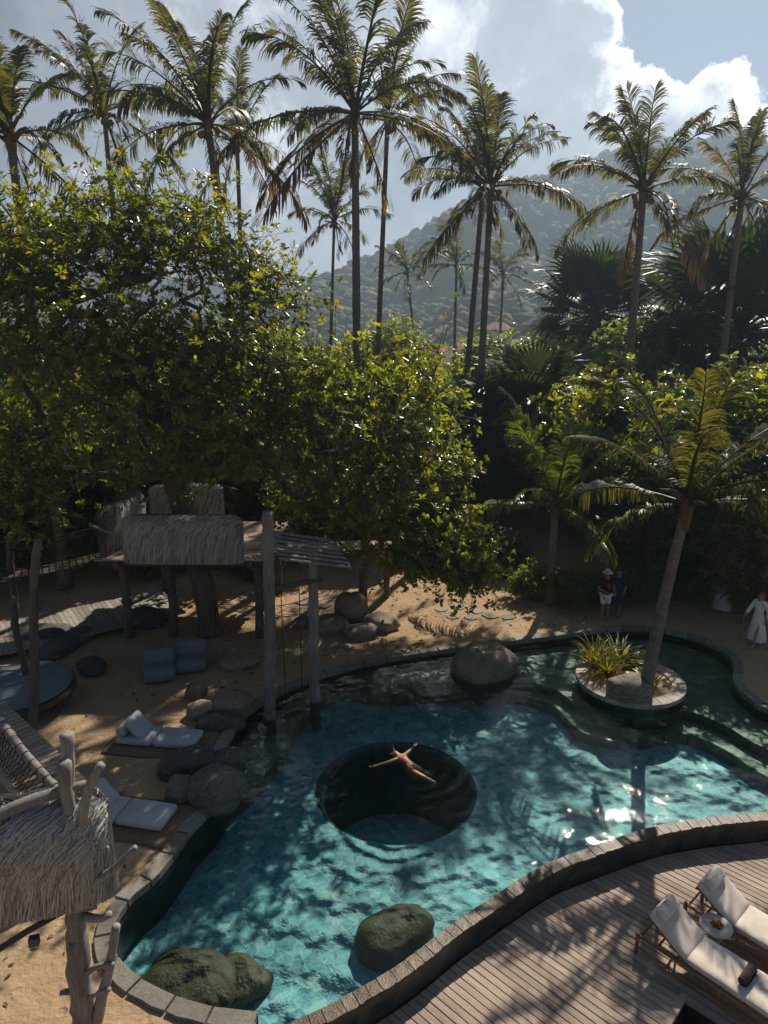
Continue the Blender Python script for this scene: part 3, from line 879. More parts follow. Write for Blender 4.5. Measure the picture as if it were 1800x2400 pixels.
def put_tree(kind, px, py, Y, h_top, label, name='tree', cat='tree', group=None, rz=0.0, sx=1.0):
    """a copy of a prototype whose top stands at a sighted point"""
    top = AT(px, py, Y)
    tops = {'round': 5.9, 'bright': 5.0, 'dark': 5.7, 'shrub': 1.75, 'flame': 7.2}
    s = max(.3, (top.z - ZS) / tops[kind])
    return plant_tree(PR[kind], name, label, cat, (top.x, Y, ZS - .05), rz, (s * sx, s * sx, s), group)

rr = random.Random(12)
B = 'trees in the belt behind the pool garden'
put_tree('flame', 900, 752, 46, 0, 'rounded green tree dotted with orange blossom left of the twin trunks', 'flame_tree', rz=.6, sx=.78)
put_tree('bright', 930, 905, 35, 0, 'bright leafy tree behind the branch over the sand, left of the twin trunks', 'broadleaf_tree', rz=1.2, sx=1.1)
put_tree('bright', 1010, 915, 36, 0, 'sunlit green tree directly left of the twin palm trunks', 'broadleaf_tree', rz=2.7)
put_tree('round', 1175, 800, 46, 0, 'dark green tree between the twin palm trunks and the round fan palm', 'broadleaf_tree', rz=.3, sx=1.1)
put_tree('round', 1330, 815, 48, 0, 'pale feathery tree seen under the round fan palm', 'broadleaf_tree', rz=1.9)
put_tree('bright', 1340, 905, 32, 0, 'glossy bush in front of the round fan palm trunk', 'broadleaf_tree', rz=.5, sx=.95)
put_tree('bright', 1450, 885, 29, 0, 'glossy bush right of the tall leaning palm trunk', 'broadleaf_tree', rz=3.0, sx=.9)
put_tree('bright', 1755, 880, 25, 0, 'glossy leafy tree at the right edge behind the poolside palm', 'broadleaf_tree', rz=4.0, sx=.95)
put_tree('round', 1560, 760, 44, 0, 'yellow-green tree behind the large fan palm', 'broadleaf_tree', rz=.9)
put_tree('round', 1240, 850, 40, 0, 'green tree low behind the dark fan palm', 'broadleaf_tree', rz=2.2)
for px, py, Y, k, lab in [(1205, 870, 40, 'bright', 'light green tree just right of the twin trunks'), (1290, 930, 36, 'bright', 'leafy tree between the dark fan palm and the young palm'), (1400, 960, 31, 'bright', 'sunlit leafy tree behind the young palm crown'),
                          (1520, 940, 30, 'bright', 'sunlit leafy tree left behind the poolside palm crown'), (1700, 920, 27, 'bright', 'sunlit leafy tree right behind the poolside palm crown'), (1085, 945, 36, 'bright', 'light leafy tree behind the leaning twin trunk'), (1600, 900, 33, 'round', 'green tree under the large fan palm')]:
    put_tree(k, px, py, Y, 0, lab, 'broadleaf_tree', rz=px * .01)
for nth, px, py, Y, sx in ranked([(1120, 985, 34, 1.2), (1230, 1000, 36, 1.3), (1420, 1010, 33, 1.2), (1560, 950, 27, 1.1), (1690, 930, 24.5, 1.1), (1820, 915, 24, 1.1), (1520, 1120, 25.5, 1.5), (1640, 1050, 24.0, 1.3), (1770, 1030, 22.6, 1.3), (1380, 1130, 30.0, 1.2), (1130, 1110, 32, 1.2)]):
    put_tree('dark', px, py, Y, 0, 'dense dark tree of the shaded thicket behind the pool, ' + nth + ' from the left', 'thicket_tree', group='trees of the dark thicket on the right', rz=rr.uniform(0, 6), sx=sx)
for nth, px, py, Y, k in ranked([(-40, 900, 27, 'dark'), (60, 960, 30, 'round'), (160, 900, 33, 'bright'), (250, 940, 28, 'round'), (340, 880, 34, 'bright'), (430, 930, 30, 'bright'), (520, 900, 34, 'round'), (600, 940, 30, 'bright'), (690, 900, 33, 'bright'), (780, 870, 36, 'round'), (850, 900, 32, 'round'),
                                   (640, 800, 44, 'round'), (480, 780, 46, 'dark'), (330, 760, 48, 'round'), (180, 770, 44, 'dark'), (20, 760, 46, 'round')]):
    put_tree(k, px, py, Y, 0, 'leafy tree half hidden behind the huge spreading tree, ' + nth + ' from the left', 'background_tree', group='trees behind the huge tree', rz=rr.uniform(0, 6), sx=rr.uniform(.95, 1.2))
for i in range(34):
    Y = rr.uniform(52, 150); px = rr.uniform(560, 1850); py = 800 + rr.uniform(-18, 45) - (30 if px > 1300 else 0)
    if 965 < px < 1235: py = 885 + rr.uniform(0, 20)              # the gap that opens on the village
    put_tree(rr.choice(['round', 'dark', 'bright', 'round']), px, py, Y, 0, 'distant tree top in the green belt below the hill', 'distant_tree', group=B, rz=rr.uniform(0, 6), sx=rr.uniform(1, 1.5))

# --- coconut palms
def frond_mesh(name, seed, L, el0, droop, leaf, mat, n=84, hang=.8, ragged=.1):
    """a frond grown at elevation el0 so that rachis and leaflets sag with gravity"""
    rng = np.random.default_rng(seed)
    pts = []; p = np.zeros(3); K = 24; sw = rng.uniform(-.35, .35)
    for k in range(K + 1):
        t = k / K; a = el0 - droop * t ** 1.6
        pts.append(p.copy()); y = sw * t * t
        p = p + np.array([math.cos(a) * math.cos(y), math.cos(a) * math.sin(y), math.sin(a)]) * L / K
    pts = np.array(pts)
    V = []; F = []
    for k in range(0, K + 1, 2):
        r = .045 * (1 - .9 * k / K) + .004
        t = pts[min(k + 1, K)] - pts[max(k - 1, 0)]; t /= np.linalg.norm(t)
        s = np.cross(t, [0, 0, 1.]); s /= np.linalg.norm(s) + 1e-9; u = np.cross(s, t)
        for a, b in ((1.5, 0), (0, 1), (-1.5, 0), (0, -1)): V.append(pts[k] + s * a * r + u * b * r)
    m = K // 2 + 1
    for k in range(m - 1):
        for j in range(4): F.append((k * 4 + j, k * 4 + (j + 1) % 4, (k + 1) * 4 + (j + 1) % 4, (k + 1) * 4 + j))
    tw = rng.uniform(-1.5, 1.5)
    down = np.array([0, 0, -1.])
    cl = {-1: rng.normal(size=(12, 3)) * .22, 1: rng.normal(size=(12, 3)) * .22}
    gap = {-1: rng.random(12) < ragged, 1: rng.random(12) < ragged}
    for i in range(n):
        t = .13 + .87 * (i + .5) / n; f = t * K; k = min(int(f), K - 1); c = pts[k] + (pts[k + 1] - pts[k]) * (f - k)
        tg = pts[k + 1] - pts[k]; tg /= np.linalg.norm(tg)
        s = np.cross(tg, [0, 0, 1.]); s /= np.linalg.norm(s) + 1e-9; up = np.cross(s, tg)
        a = tw * t; s, up = s * math.cos(a) + up * math.sin(a), up * math.cos(a) - s * math.sin(a)
        ln = leaf * (math.sin(min(1, (t + .12) * 1.25) * math.pi * .5) if t < .72 else math.cos((t - .72) / .28 * 1.1)) * rng.uniform(.85, 1.1)
        for sg in (-1, 1):
            ci = min(11, int(t * 12))
            if gap[sg][ci] and rng.random() < .8: continue
            fw = .50 + 1.0 * t ** 2; hg = hang * rng.uniform(.7, 1.3)
            d = s * sg + tg * fw + up * (.30 - .2 * t) + cl[sg][ci] + rng.normal(size=3) * .07; d /= np.linalg.norm(d)
            d2 = d + down * hg; d2 /= np.linalg.norm(d2)
            d3 = d2 + down * hg * 1.6 + rng.normal(size=3) * .10; d3 /= np.linalg.norm(d3)
            wv = np.cross(d2, s * sg + up); wv /= max(1e-6, np.linalg.norm(wv)); w = .025 * rng.uniform(.7, 1.25)
            a0 = c; a1 = a0 + d * ln * .36; a2 = a1 + d2 * ln * .34; a3 = a2 + d3 * ln * .30
            q = len(V)
            V += [a0 - wv * w * .5, a0 + wv * w * .5, a1 - wv * w, a1 + wv * w, a2 - wv * w * .85, a2 + wv * w * .85, a3 - wv * .004, a3 + wv * .004]
            F += [(q, q + 1, q + 3, q + 2), (q + 2, q + 3, q + 5, q + 4), (q + 4, q + 5, q + 7, q + 6)]
    return np_mesh(name, np.array(V), np.array(F), mat)

MAT['frond'] = mat_leaf('palm_frond', (.020, .032, .010), (.055, .070, .018), (.09, .12, .012), (.34, .30, .03), .46, .34, .28)
MAT['frond_young'] = mat_leaf('palm_frond_young', (.03, .06, .01), (.08, .12, .02), (.16, .24, .015), (.38, .44, .03), .32, .38, .5)
MAT['frond_gold'] = mat_leaf('palm_frond_gold', (.05, .05, .015), (.12, .10, .025), (.20, .16, .015), (.42, .28, .02), .4, .4, .4)
MAT['frond_dead'] = mat_leaf('palm_frond_dead', (.10, .065, .03), (.22, .15, .08), (.16, .09, .03), (.3, .17, .05), .7, .2, .2)
FR = {}
ELS = [1.32, 1.0, .62, .18, -.35, -.85]
for key, mt in (('g', 'frond'), ('y', 'frond_young'), ('o', 'frond_gold'), ('d', 'frond_dead')):
    FR[key] = [[frond_mesh('frond', 100 + 10 * e + v, 4.6, el0, dr, lf, MAT[mt], hang=hg, ragged=rg) for v, (lf, rg) in enumerate([(.92, .14), (1.0, .26), (.85, .45)][:3 if key == 'g' else 2])]
               for e, (el0, dr, hg) in enumerate([(ELS[0], .45, .35), (ELS[1], .85, .6), (ELS[2], 1.1, .8), (ELS[3], 1.0, 1.0), (ELS[4], .75, 1.0), (ELS[5], .4, .7)])]

def mat_palm_trunk():
    t = NT('palm_trunk'); p = t.obj()
    z = t.n('SeparateXYZ', {'Vector': p}).outputs['Z']
    ring = t.n('TexWave', {'Vector': t.n('CombineXYZ', {'X': z}).outputs[0], 'Scale': 5.2, 'Distortion': 4.0, 'Detail': 3, 'Detail Scale': 2.5}).outputs['Fac']
    n = t.noise(7, 5, .65, p)
    col = t.ramp(t.math('ADD', t.math('MULTIPLY', ring, .2), t.math('MULTIPLY', n, .8)), [(.25, (.075, .064, .054)), (.75, (.25, .22, .19))])
    return t.done(t.pbr(col, .9, t.bump(t.math('ADD', ring, n), .7, .03)))
MAT['palm_trunk'] = mat_palm_trunk()
MAT['sheath'] = mat_wood('palm_sheath', (.06, .04, .022), (.19, .125, .07), (0, 0, 1), 1, .9, .8)
MAT['coconut'] = mat_plain('coconut', (.20, .11, .03), .6, .2, 6, .4)

def coconut_palm(label, base, top, r0=.2, seed=0, L=1.0, n=22, mats='ggggggo', wind=-.5, bend=.0, name='coconut_palm', nuts=6, group=None, low=-.75, boss=1.0, dead=.3):
    rd = random.Random(seed * 77 + 3)
    base = Vector(base); top = Vector(top)
    o = thing(name, label, 'palm', base, 0, group)
    rel_t = top - base
    pts = []; K = 26; up = rel_t.z
    for i in range(K + 1):
        t = i / K
        pts.append(Vector((rel_t.x * (t + bend * math.sin(math.pi * t)), rel_t.y * t, rel_t.z * (t + .0))))
    m = MB()
    rad = [r0 * (1 + .55 * math.exp(-i * .9)) * (1 - .38 * i / K) * (1 + .05 * (i % 2)) for i in range(K + 1)]
    m.tube(pts, rad, 10)
    m.build('trunk', MAT['palm_trunk'], o, smooth=True)
    s = MB()
    s.lathe([(r0 * .55, -.5 * boss), (r0 * .85, -.15), (r0 * .95, .15), (r0 * .7, .45), (.03, .75)], 10, pts[-1])
    for k in range(7):
        a = rd.uniform(0, 6.28); q = pts[-1] + Vector((0, 0, rd.uniform(-.2, .3)))
        dv = Vector((math.cos(a), math.sin(a), rd.uniform(.2, 1.2))).normalized()
        s.tube([q, q + dv * .5, q + dv * .8 + Vector((0, 0, -.1))], [.09, .05, .02], 5)
    s.build('sheath', MAT['sheath'], o, smooth=True)
    tip = pts[-1] + Vector((0, 0, .15))
    for k in range(n):
        u = (k + .5) / n
        el = 1.45 - (1.45 - low) * u ** 1.5 + rd.uniform(-.2, .2)
        az = k * 2.39996 + rd.uniform(-.25, .25)
        # wind pushes the upper fronds over to one side
        d = Vector((math.cos(az) * math.cos(el) + wind * max(0, math.sin(el)) * .6, math.sin(az) * math.cos(el), math.sin(el))).normalized()
        az = math.atan2(d.y, d.x); el = math.asin(d.z)
        key = rd.choice(mats)
        if u > .78 and rd.random() < dead: key = rd.choice('od')
        sc = L * rd.uniform(.74, 1.12) * (.9 if u < .12 else 1)
        e = min(range(6), key=lambda i: abs(ELS[i] - el))
        f = link_mesh('frond', rd.choice(FR[key][e]), o, tip + d * r0 * .5)
        f.rotation_mode = 'QUATERNION'
        f.rotation_quaternion = (Matrix.Rotation(az, 3, 'Z') @ Matrix.Rotation(-(el - ELS[e]), 3, 'Y')).to_quaternion()
        f.scale = (sc, sc, sc)
    for k in range(nuts):
        a = rd.uniform(0, 6.28); rdist = r0 + rd.uniform(.08, .2)
        c = MB().lathe([(.02, -.15), (.09, -.10), (.125, 0), (.10, .10), (.03, .15)], 8, pts[-1] + Vector((math.cos(a) * rdist, math.sin(a) * rdist, -.1 - rd.uniform(0, .3))))
        c.build('coconut', MAT['coconut'], o, smooth=True)
    return o

def palm_at(label, crown, Y, foot_px, r0, seed, **kw):
    top = AT(crown[0], crown[1], Y)
    if foot_px is None: b = Vector((top.x, Y, ZS - .05))
    else:
        q = AT(foot_px[0], foot_px[1], Y)      # a point low on the trunk: continue the line to the ground
        t = (top.z - ZS) / max(.5, top.z - q.z)
        b = Vector((top.x + (q.x - top.x) * t, Y, ZS - .05))
    return coconut_palm(label, b, top, r0, seed, **kw)

palm_at('palm crown cut by the left edge above the huge tree', (25, 330), 24, None, .2, 1, L=.86, n=17, mats='gg', nuts=0, low=-.5)
palm_at('slim palm with reddish trunk second from the left edge', (245, 270), 38, (258, 420), .18, 2, L=1.05, n=20, mats='ggg', wind=-.6)
palm_at('big palm above the middle of the huge tree', (488, 300), 31, (505, 430), .21, 3, L=1.05, n=22, mats='gggo', wind=-.6)
palm_at('thin ragged palm just right of the big palm above the huge tree', (556, 340), 40, (563, 560), .16, 4, L=.85, n=18, mats='gggo', wind=.1, low=-1.0)
palm_at('tallest dark palm with thick trunk at top centre', (832, 275), 31, (836, 800), .23, 5, L=1.16, n=26, mats='gggggo', wind=-.45)
palm_at('tall slim palm right beside the tallest palm', (908, 290), 36, (884, 860), .17, 6, L=1.02, n=16, mats='gggo', wind=.25)
palm_at('small palm with drooping crown left of the tallest trunk', (783, 520), 54, (776, 780), .16, 7, L=1.0, n=20, mats='ggo', wind=-.1)
palm_at('far palm standing left of three in front of the hill', (955, 640), 84, (968, 760), .2, 8, L=.95, n=16, mats='ggy', nuts=0, bend=.02)
palm_at('far palm with level fronds, middle of three in front of the hill', (1070, 625), 78, (1064, 860), .2, 9, L=1.05, n=16, mats='ggy', nuts=0, low=-.3)
palm_at('far palm just right of the twin trunks, before the hill', (1180, 645), 84, (1170, 820), .2, 10, L=1.0, n=17, mats='ggg', nuts=0)
palm_at('left leaning palm of the twin pair before the hill', (1132, 440), 36, (1080, 1000), .19, 11, L=.92, n=17, mats='gggo', wind=-.7, bend=.05)
palm_at('right upright palm of the twin pair before the hill', (1150, 445), 34, (1116, 1080), .21, 12, L=.98, n=19, mats='gggo', wind=-.2, bend=.04)
palm_at('tall palm with wide golden lower fronds right of centre', (1508, 455), 31.5, (1470, 900), .215, 13, L=1.0, n=20, mats='ggggo', wind=-.35, low=-.8)
palm_at('palm at the right edge with golden hanging fronds', (1738, 470), 38, (1692, 860), .23, 14, L=1.0, n=18, mats='gggo', wind=.0, low=-.95)
palm_at('small hazy palm between the tall right palms', (1655, 640), 62, (1650, 800), .2, 15, L=1.05, n=18, mats='ggy', nuts=0)
# young palms lower down
p14 = G(1288, 1412, ZS)
coconut_palm('young green palm with ringed trunk behind the sandy path', (p14.x, p14.y, ZS - .05), AT(1300, 1195, p14.y), .17, 16, L=.86, n=11, mats='yyyy', wind=.0, nuts=0, name='young_palm', low=-.1)
p13 = Vector((6.85, 16.2, .1)); p13t = AT(1608, 1195, 15.8)
coconut_palm('curved palm growing out of the round planter in the pool', p13, p13t, .17, 17, L=.86, n=15, mats='g', wind=-.05, bend=-.12, nuts=0, name='planter_palm', low=-.12, dead=0)
coconut_palm('young palm half hidden in the bushes left of the twin trunks', (AT(1000, 1050, 33).x, 33, ZS), AT(1000, 1040, 33), .14, 18, L=.72, n=13, mats='yyg', nuts=0, name='young_palm', low=-.1)
coconut_palm('young palm low in the bushes beside the dark fan palm', (AT(1140, 1070, 33).x, 33, ZS), AT(1140, 1060, 33), .14, 19, L=.8, n=13, mats='gyg', nuts=0, name='young_palm', low=-.1)

# --- fan palms
def fan_leaf_mesh(name, seed, mat, R_=1.15, pet=1.5, n=30):
    rng = np.random.default_rng(seed); V = []; F = []
    for k in range(7):
        t = k / 6; c = np.array([pet * t, 0, -.12 * t * t]); r = .035 - .015 * t
        for a, b in ((1, 0), (0, 1), (-1, 0), (0, -1)): V.append(c + np.array([0, a * r * 1.5, b * r]))
    for k in range(6):
        for j in range(4): F.append((k * 4 + j, k * 4 + (j + 1) % 4, (k + 1) * 4 + (j + 1) % 4, (k + 1) * 4 + j))
    c = np.array([pet, 0, -.12])
    for i in range(n):
        a = -2.35 + 4.7 * i / (n - 1); a2 = 4.7 / (n - 1) * .55
        ln = R_ * (1 - .12 * abs(a)) * rng.uniform(.9, 1.08); cup = .22 * math.cos(a * .6)
        d = lambda ang, l, z: c + np.array([math.cos(ang) * l, math.sin(ang) * l, z])
        z1, z2, z3 = .02 + cup * .15, cup * .22, cup * .1 - .22 * rng.uniform(.3, 1.4)
        q = len(V)
        V += [d(a - a2, .06, 0), d(a + a2, .06, .0), d(a - a2, ln * .55, z1), d(a, ln * .55, z1 + .04), d(a + a2, ln * .55, z1), d(a - a2 * .45, ln * .82, z2), d(a + a2 * .45, ln * .82, z2), d(a - .004, ln * 1.12, z3), d(a + .004, ln * 1.12, z3), d(a, .06, .01)]
        F += [(q, q + 9, q + 3, q + 2), (q + 9, q + 1, q + 4, q + 3), (q + 2, q + 3, q + 6, q + 5), (q + 3, q + 4, q + 6, q + 5), (q + 5, q + 6, q + 8, q + 7)]
    F = [f for f in F]
    return np_mesh(name, np.array(V), np.array(F), mat)

MAT['fan'] = mat_leaf('fan_leaf', (.014, .028, .012), (.038, .058, .022), (.05, .08, .012), (.13, .17, .03), .40, .26, .4)
FAN = {'g': [fan_leaf_mesh('fan_leaf_' + str(i), 60 + i, MAT['fan']) for i in range(3)], 'o': [fan_leaf_mesh('fan_leaf_gold', 66, MAT['frond_gold'])], 'y': [fan_leaf_mesh('fan_leaf_young', 67, MAT['frond_young'])]}

def fan_palm(label, px, py, Y, S, seed, n=34, gold=.06, trunk=True, el0=-.55):
    rd = random.Random(seed); top = AT(px, py, Y)
    o = thing('fan_palm', label, 'palm', (top.x, Y, ZS - .05))
    h = top.z - ZS
    m = MB(); m.tube([(0, 0, 0), (.05, 0, h * .4), (0, 0, h)], [.30 * S, .22 * S, .20 * S], 10)
    m.build('trunk', MAT['palm_trunk'], o, smooth=True)
    for k in range(n):
        u = (k + .5) / n; el = 1.45 + (el0 - 1.45) * u ** .9 + rd.uniform(-.1, .1); az = k * 2.39996 + rd.uniform(-.3, .3)
        key = 'o' if u > .8 and rd.random() < gold * 5 else 'g'
        f = link_mesh('leaf', rd.choice(FAN[key]), o, (0, 0, h))
        f.rotation_mode = 'QUATERNION'
        f.rotation_quaternion = (Matrix.Rotation(az, 3, 'Z') @ Matrix.Rotation(-el, 3, 'Y') @ Matrix.Rotation(rd.uniform(-.5, .5), 3, 'X')).to_quaternion()
        s = S * rd.uniform(.85, 1.12); f.scale = (s, s, s)
    return o

fan_palm('round fan palm with dense dark crown and golden left edge', 1395, 735, 55, 2.15, 1, 70, .09, el0=-.95)
fan_palm('large dark fan palm filling the right edge', 1735, 775, 43, 2.8, 2, 48, .02, el0=-.8)
fan_palm('fan palm right of the leaning trunk, touching the large one', 1590, 840, 45, 1.5, 5, 30, .02)
fan_palm('low dark fan palm in the thicket right of the twin trunks', 1245, 970, 35, 1.5, 3, 36, .02, el0=-.4)
fan_palm('small fan palm low in the bushes at centre', 1130, 990, 35, 1.15, 4, 26, .02, el0=-.3)

# ------------------------------------------------------------------ deck
DD = Vector((.72, -.69, 0)).normalized()                 # along the planks
DN = Vector((-DD.y, DD.x, 0))                            # across the planks

def build_deck():
    root = bpy.data.objects.new('deck', None); COL.objects.link(root)
    tag(root, 'weathered plank deck below the overflow rim', None, None, 'structure')
    soil = MB(); soil.add(*fill_poly(flat(offset(RIM, -.22)[::4]) + [Vector((16.5, -3, 0)), Vector((-2.2, -3, 0))], -1.02))
    tag(soil.build('soil_under_deck', MAT['dark_wood']), 'dark ground under the deck', None, None, 'structure')
    edge = offset(RIM, -.25)
    ea = np.array([(p.x * DN.x + p.y * DN.y, p.x * DD.x + p.y * DD.y) for p in edge])   # across, along
    PW, GAP = .118, .010
    rnd = random.Random(4)
    pit_c = Vector((4.55, 7.60, 0)); pit = (pit_c.x * DN.x + pit_c.y * DN.y, pit_c.x * DD.x + pit_c.y * DD.y)
    a = 4.4
    def plank(a0, a1, s0, s1, s0b=None, z=ZD):
        s0b = s0 if s0b is None else s0b
        f = lambda s, a: DD * s + DN * a
        q = [f(s0, a0), f(s1, a0), f(s1, a1), f(s0b, a1)]
        c = sum((v for v in q), Vector()) / 4
        dz = rnd.uniform(-.003, .003)
        ang = math.atan2(DD.y, DD.x); Mi = Matrix.Rotation(-ang, 3, 'Z')
        V = [Mi @ (v - c) for v in q]
        m = MB(); m.add([(v.x, v.y, -.03) for v in V] + [(v.x, v.y, 0) for v in V], [(4, 5, 6, 7), (3, 2, 1, 0), (0, 1, 5, 4), (1, 2, 6, 5), (2, 3, 7, 6), (3, 0, 4, 7)])
        o = m.build('plank', MAT['deck'], root, bevel=.006, seg=1)
        o.location = (c.x, c.y, z + dz); o.rotation_euler = (0, 0, ang)
    while a < 15.5:
        b = a + PW
        def start(v):
            # farthest crossing of the rim edge along this line
            s = []
            for i in range(len(ea) - 1):
                u0, u1 = ea[i][0], ea[i + 1][0]
                if (u0 - v) * (u1 - v) <= 0 and u0 != u1:
                    t = (v - u0) / (u1 - u0); s.append(ea[i][1] + t * (ea[i + 1][1] - ea[i][1]))
            return max(s) if s else None
        sa, sb = start(a), start(b)
        if sa is None or sb is None: a = b + GAP; continue
        s_end = 7.0
        if pit[0] - .42 < (a + b) / 2 < pit[0] + .36: s_end = pit[1] - .44
        if s_end > max(sa, sb): plank(a, b, sa, s_end, sb)
        if s_end < 6: plank(a, b, pit[1] + 1.5, 7.0)
        a = b + GAP
    # the sunken box set into the deck, with its border boards
    t = thing('deck_hatch', 'dark sunken opening framed by boards in the deck before the near lounger', 'hatch', (pit_c.x, pit_c.y, ZD), math.atan2(DD.y, DD.x))
    m = MB(); L0, L1, w = -.42, 1.48, .36
    for c, sz in (((L0 - .0, 0, -.03), (.10, .94, .07)), ((L1, 0, -.03), (.10, .94, .07))):
        MB().box(c, sz).build('border_board', MAT['deck'], t, bevel=.006, seg=1)
    for y in (-.45, .40): MB().box(((L0 + L1) / 2, y, -.028), (L1 - L0 - .11, .10, .07)).build('border_board', MAT['deck'], t, bevel=.006, seg=1)
    for c, sz in ((((L0 + L1) / 2, -.42, -.22), (1.8, .03, .3)), (((L0 + L1) / 2, .37, -.22), (1.8, .03, .3)), ((L0 + .02, 0, -.22), (.03, .8, .3)), (((L0 + L1) / 2, 0, -.37), (1.85, .8, .02))): m.box(c, sz)
    m.build('lining', MAT['dark_wood'], t)
build_deck()

# ------------------------------------------------------------------ loungers and deck furniture
def mat_fabric(name, col, rough=.95):
    t = NT(name); p = t.obj()
    w = t.n('TexWave', {'Vector': p, 'Scale': 90, 'Distortion': .5}).outputs['Fac']; w2 = t.n('TexWave', {'Vector': p, 'Scale': 90, 'Distortion': .5}, bands_direction='Y').outputs['Fac']
    n = t.noise(4, 4, .6, p)
    c = t.mix(1.0, col, t.ramp(n, [(.3, .86), (.7, 1.08)]), 'MULTIPLY')
    return t.done(t.pbr(c, rough, t.bump(t.math('ADD', w, w2), .12, .002, t.bump(n, .35, .03)), **{'Specular IOR Level': .15}))
MAT['canvas'] = mat_fabric('cream_canvas', (.62, .55, .47))
MAT['grey_canvas'] = mat_fabric('grey_canvas', (.42, .44, .46))
MAT['towel'] = mat_fabric('brown_towel', (.085, .065, .05))

def cushion(name, size, mat, parent, loc, rot=(0, 0, 0), puff=.16, n=10):
    """soft box: rounded edges, slightly puffed faces"""
    bm = bmesh.new(); bmesh.ops.create_cube(bm, size=1.0)
    bmesh.ops.subdivide_edges(bm, edges=bm.edges[:], cuts=n, use_grid_fill=True)
    sx, sy, sz = size; r = min(size) * .42
    rnd = random.Random(hash(name) % 97)
    ph = rnd.uniform(0, 9)
    for v in bm.verts:
        u = v.co * 2
        c = Vector((u.x * (sx / 2 - r), u.y * (sy / 2 - r), u.z * max(0, sz / 2 - r)))
        p = Vector((u.x * sx / 2, u.y * sy / 2, u.z * sz / 2))
        q = Vector((max(-sx / 2 + r, min(sx / 2 - r, p.x)), max(-sy / 2 + r, min(sy / 2 - r, p.y)), max(-sz / 2 + r, min(sz / 2 - r, p.z))))
        d = p - q
        if d.length > 1e-6: p = q + d.normalized() * r
        pf = puff * min(size) * (1 - u.x ** 4) * (1 - u.y ** 4)
        p.z += math.copysign(pf * .5, u.z) * abs(u.z) + .004 * math.sin(p.x * 13 + ph) * math.cos(p.y * 11 + ph)
        v.co = p
    me = bpy.data.meshes.new(name); bm.to_mesh(me); bm.free()
    me.polygons.foreach_set('use_smooth', [True] * len(me.polygons)); me.materials.append(mat)
    return link_mesh(name, me, parent, loc, rot)

def lounger(label, loc, rz):
    t = thing('sun_lounger', label, 'sun lounger', loc, rz, 'teak sun loungers on the deck')
    # local x runs from the head end to the foot end
    L, W, H = 2.0, .70, .33
    for s in (-1, 1):
        MB().tube([(0, s * W / 2, H), (L * .5, s * W / 2, H - .006), (L, s * W / 2, H)], .026, 10).build('side_rail', MAT['teak'], t, smooth=True)
        MB().tube([(.02, s * W / 2, .10), (L * .5, s * W / 2, .095), (L - .02, s * W / 2, .10)], .016, 8).build('stretcher', MAT['teak'], t, smooth=True)
        for x in (0.0, L): MB().tube([(x, s * W / 2, 0), (x, s * W / 2, H + .035)], .031, 10).build('leg', MAT['teak'], t, smooth=True)
        for x in (.62, 1.28): MB().tube([(x, s * W / 2, .1), (x, s * W / 2, H - .01)], .017, 8).build('spindle', MAT['teak'], t, smooth=True)
    for x in (.04, .32, .62, .95, 1.28, 1.62, 1.95):
        MB().tube([(x, -W / 2, H - .012), (x, W / 2, H - .012)], .018, 8).build('cross_slat', MAT['teak'], t, smooth=True)
    # raised back frame
    bx, bz, ang, bl = .72, H + .02, R(32), .70
    hd = Vector((-math.cos(ang), 0, math.sin(ang))) * bl
    for s in (-1, 1): MB().tube([(bx, s * .29, bz), (bx + hd.x, s * .29, bz + hd.z)], .018, 8).build('back_rail', MAT['teak'], t, smooth=True)
    for k in (.35, .7, 1.0): MB().tube([(bx + hd.x * k, -.34, bz + hd.z * k), (bx + hd.x * k, .34, bz + hd.z * k)], .017, 8).build('back_slat', MAT['teak'], t, smooth=True)
    MB().tube([(bx + hd.x * .7, .2, bz + hd.z * .68), (.3, .2, H)], .014, 8).build('back_prop', MAT['teak'], t, smooth=True)
    cushion('seat_cushion', (1.28, .66, .11), MAT['canvas'], t, (1.37, 0, H + .075))
    nv = Vector((math.sin(ang), 0, math.cos(ang)))
    c = Vector((bx, 0, bz)) + hd * .53 + nv * .075
    cushion('back_cushion', (.74, .66, .11), MAT['canvas'], t, c, (0, ang, 0))
    c2 = Vector((bx, 0, bz)) + hd * .90 + nv * .175
    cushion('headrest', (.20, .50, .12), MAT['canvas'], t, c2, (0, ang, 0), .3)
    return t
LAX = Vector((.665, -.747, 0)); lang = math.atan2(LAX.y, LAX.x)
LW = Vector((-LAX.y, LAX.x, 0))
LA = Vector((4.09, 8.96, ZD)) + LW * .35
lounger('near sun lounger on the deck with a rolled brown towel on its cream cushion', LA, lang)
LB = Vector((5.12, 9.57, ZD)) + LW * .35
lounger('far sun lounger on the deck beyond the small side table, bare cream cushion', LB, lang)
# rolled towel on the near lounger
tw = thing('rolled_towel', 'rolled dark brown towel lying across the near lounger', 'towel', LA + LAX * 1.52 + LW * .02 + Vector((0, 0, .545)), lang)
m = MB(); N_ = 40; V = []; F = []
for k in range(N_ + 1):
    a = k / N_ * 6 * math.pi; r = .018 + .058 * k / N_
    for y in (-.20, -.1, 0, .1, .20): V.append((r * math.cos(a) * 1.08, y + .006 * math.sin(k), r * math.sin(a) + .0))
for k in range(N_):
    for j in range(4): F.append((k * 5 + j, k * 5 + j + 1, (k + 1) * 5 + j + 1, (k + 1) * 5 + j))
m.add(V, F); m.build('roll', MAT['towel'], tw, smooth=True)
MB().tube([(0, -.19, 0), (0, .19, 0)], .064, 14).build('inner_fold', MAT['towel'], tw, smooth=True)
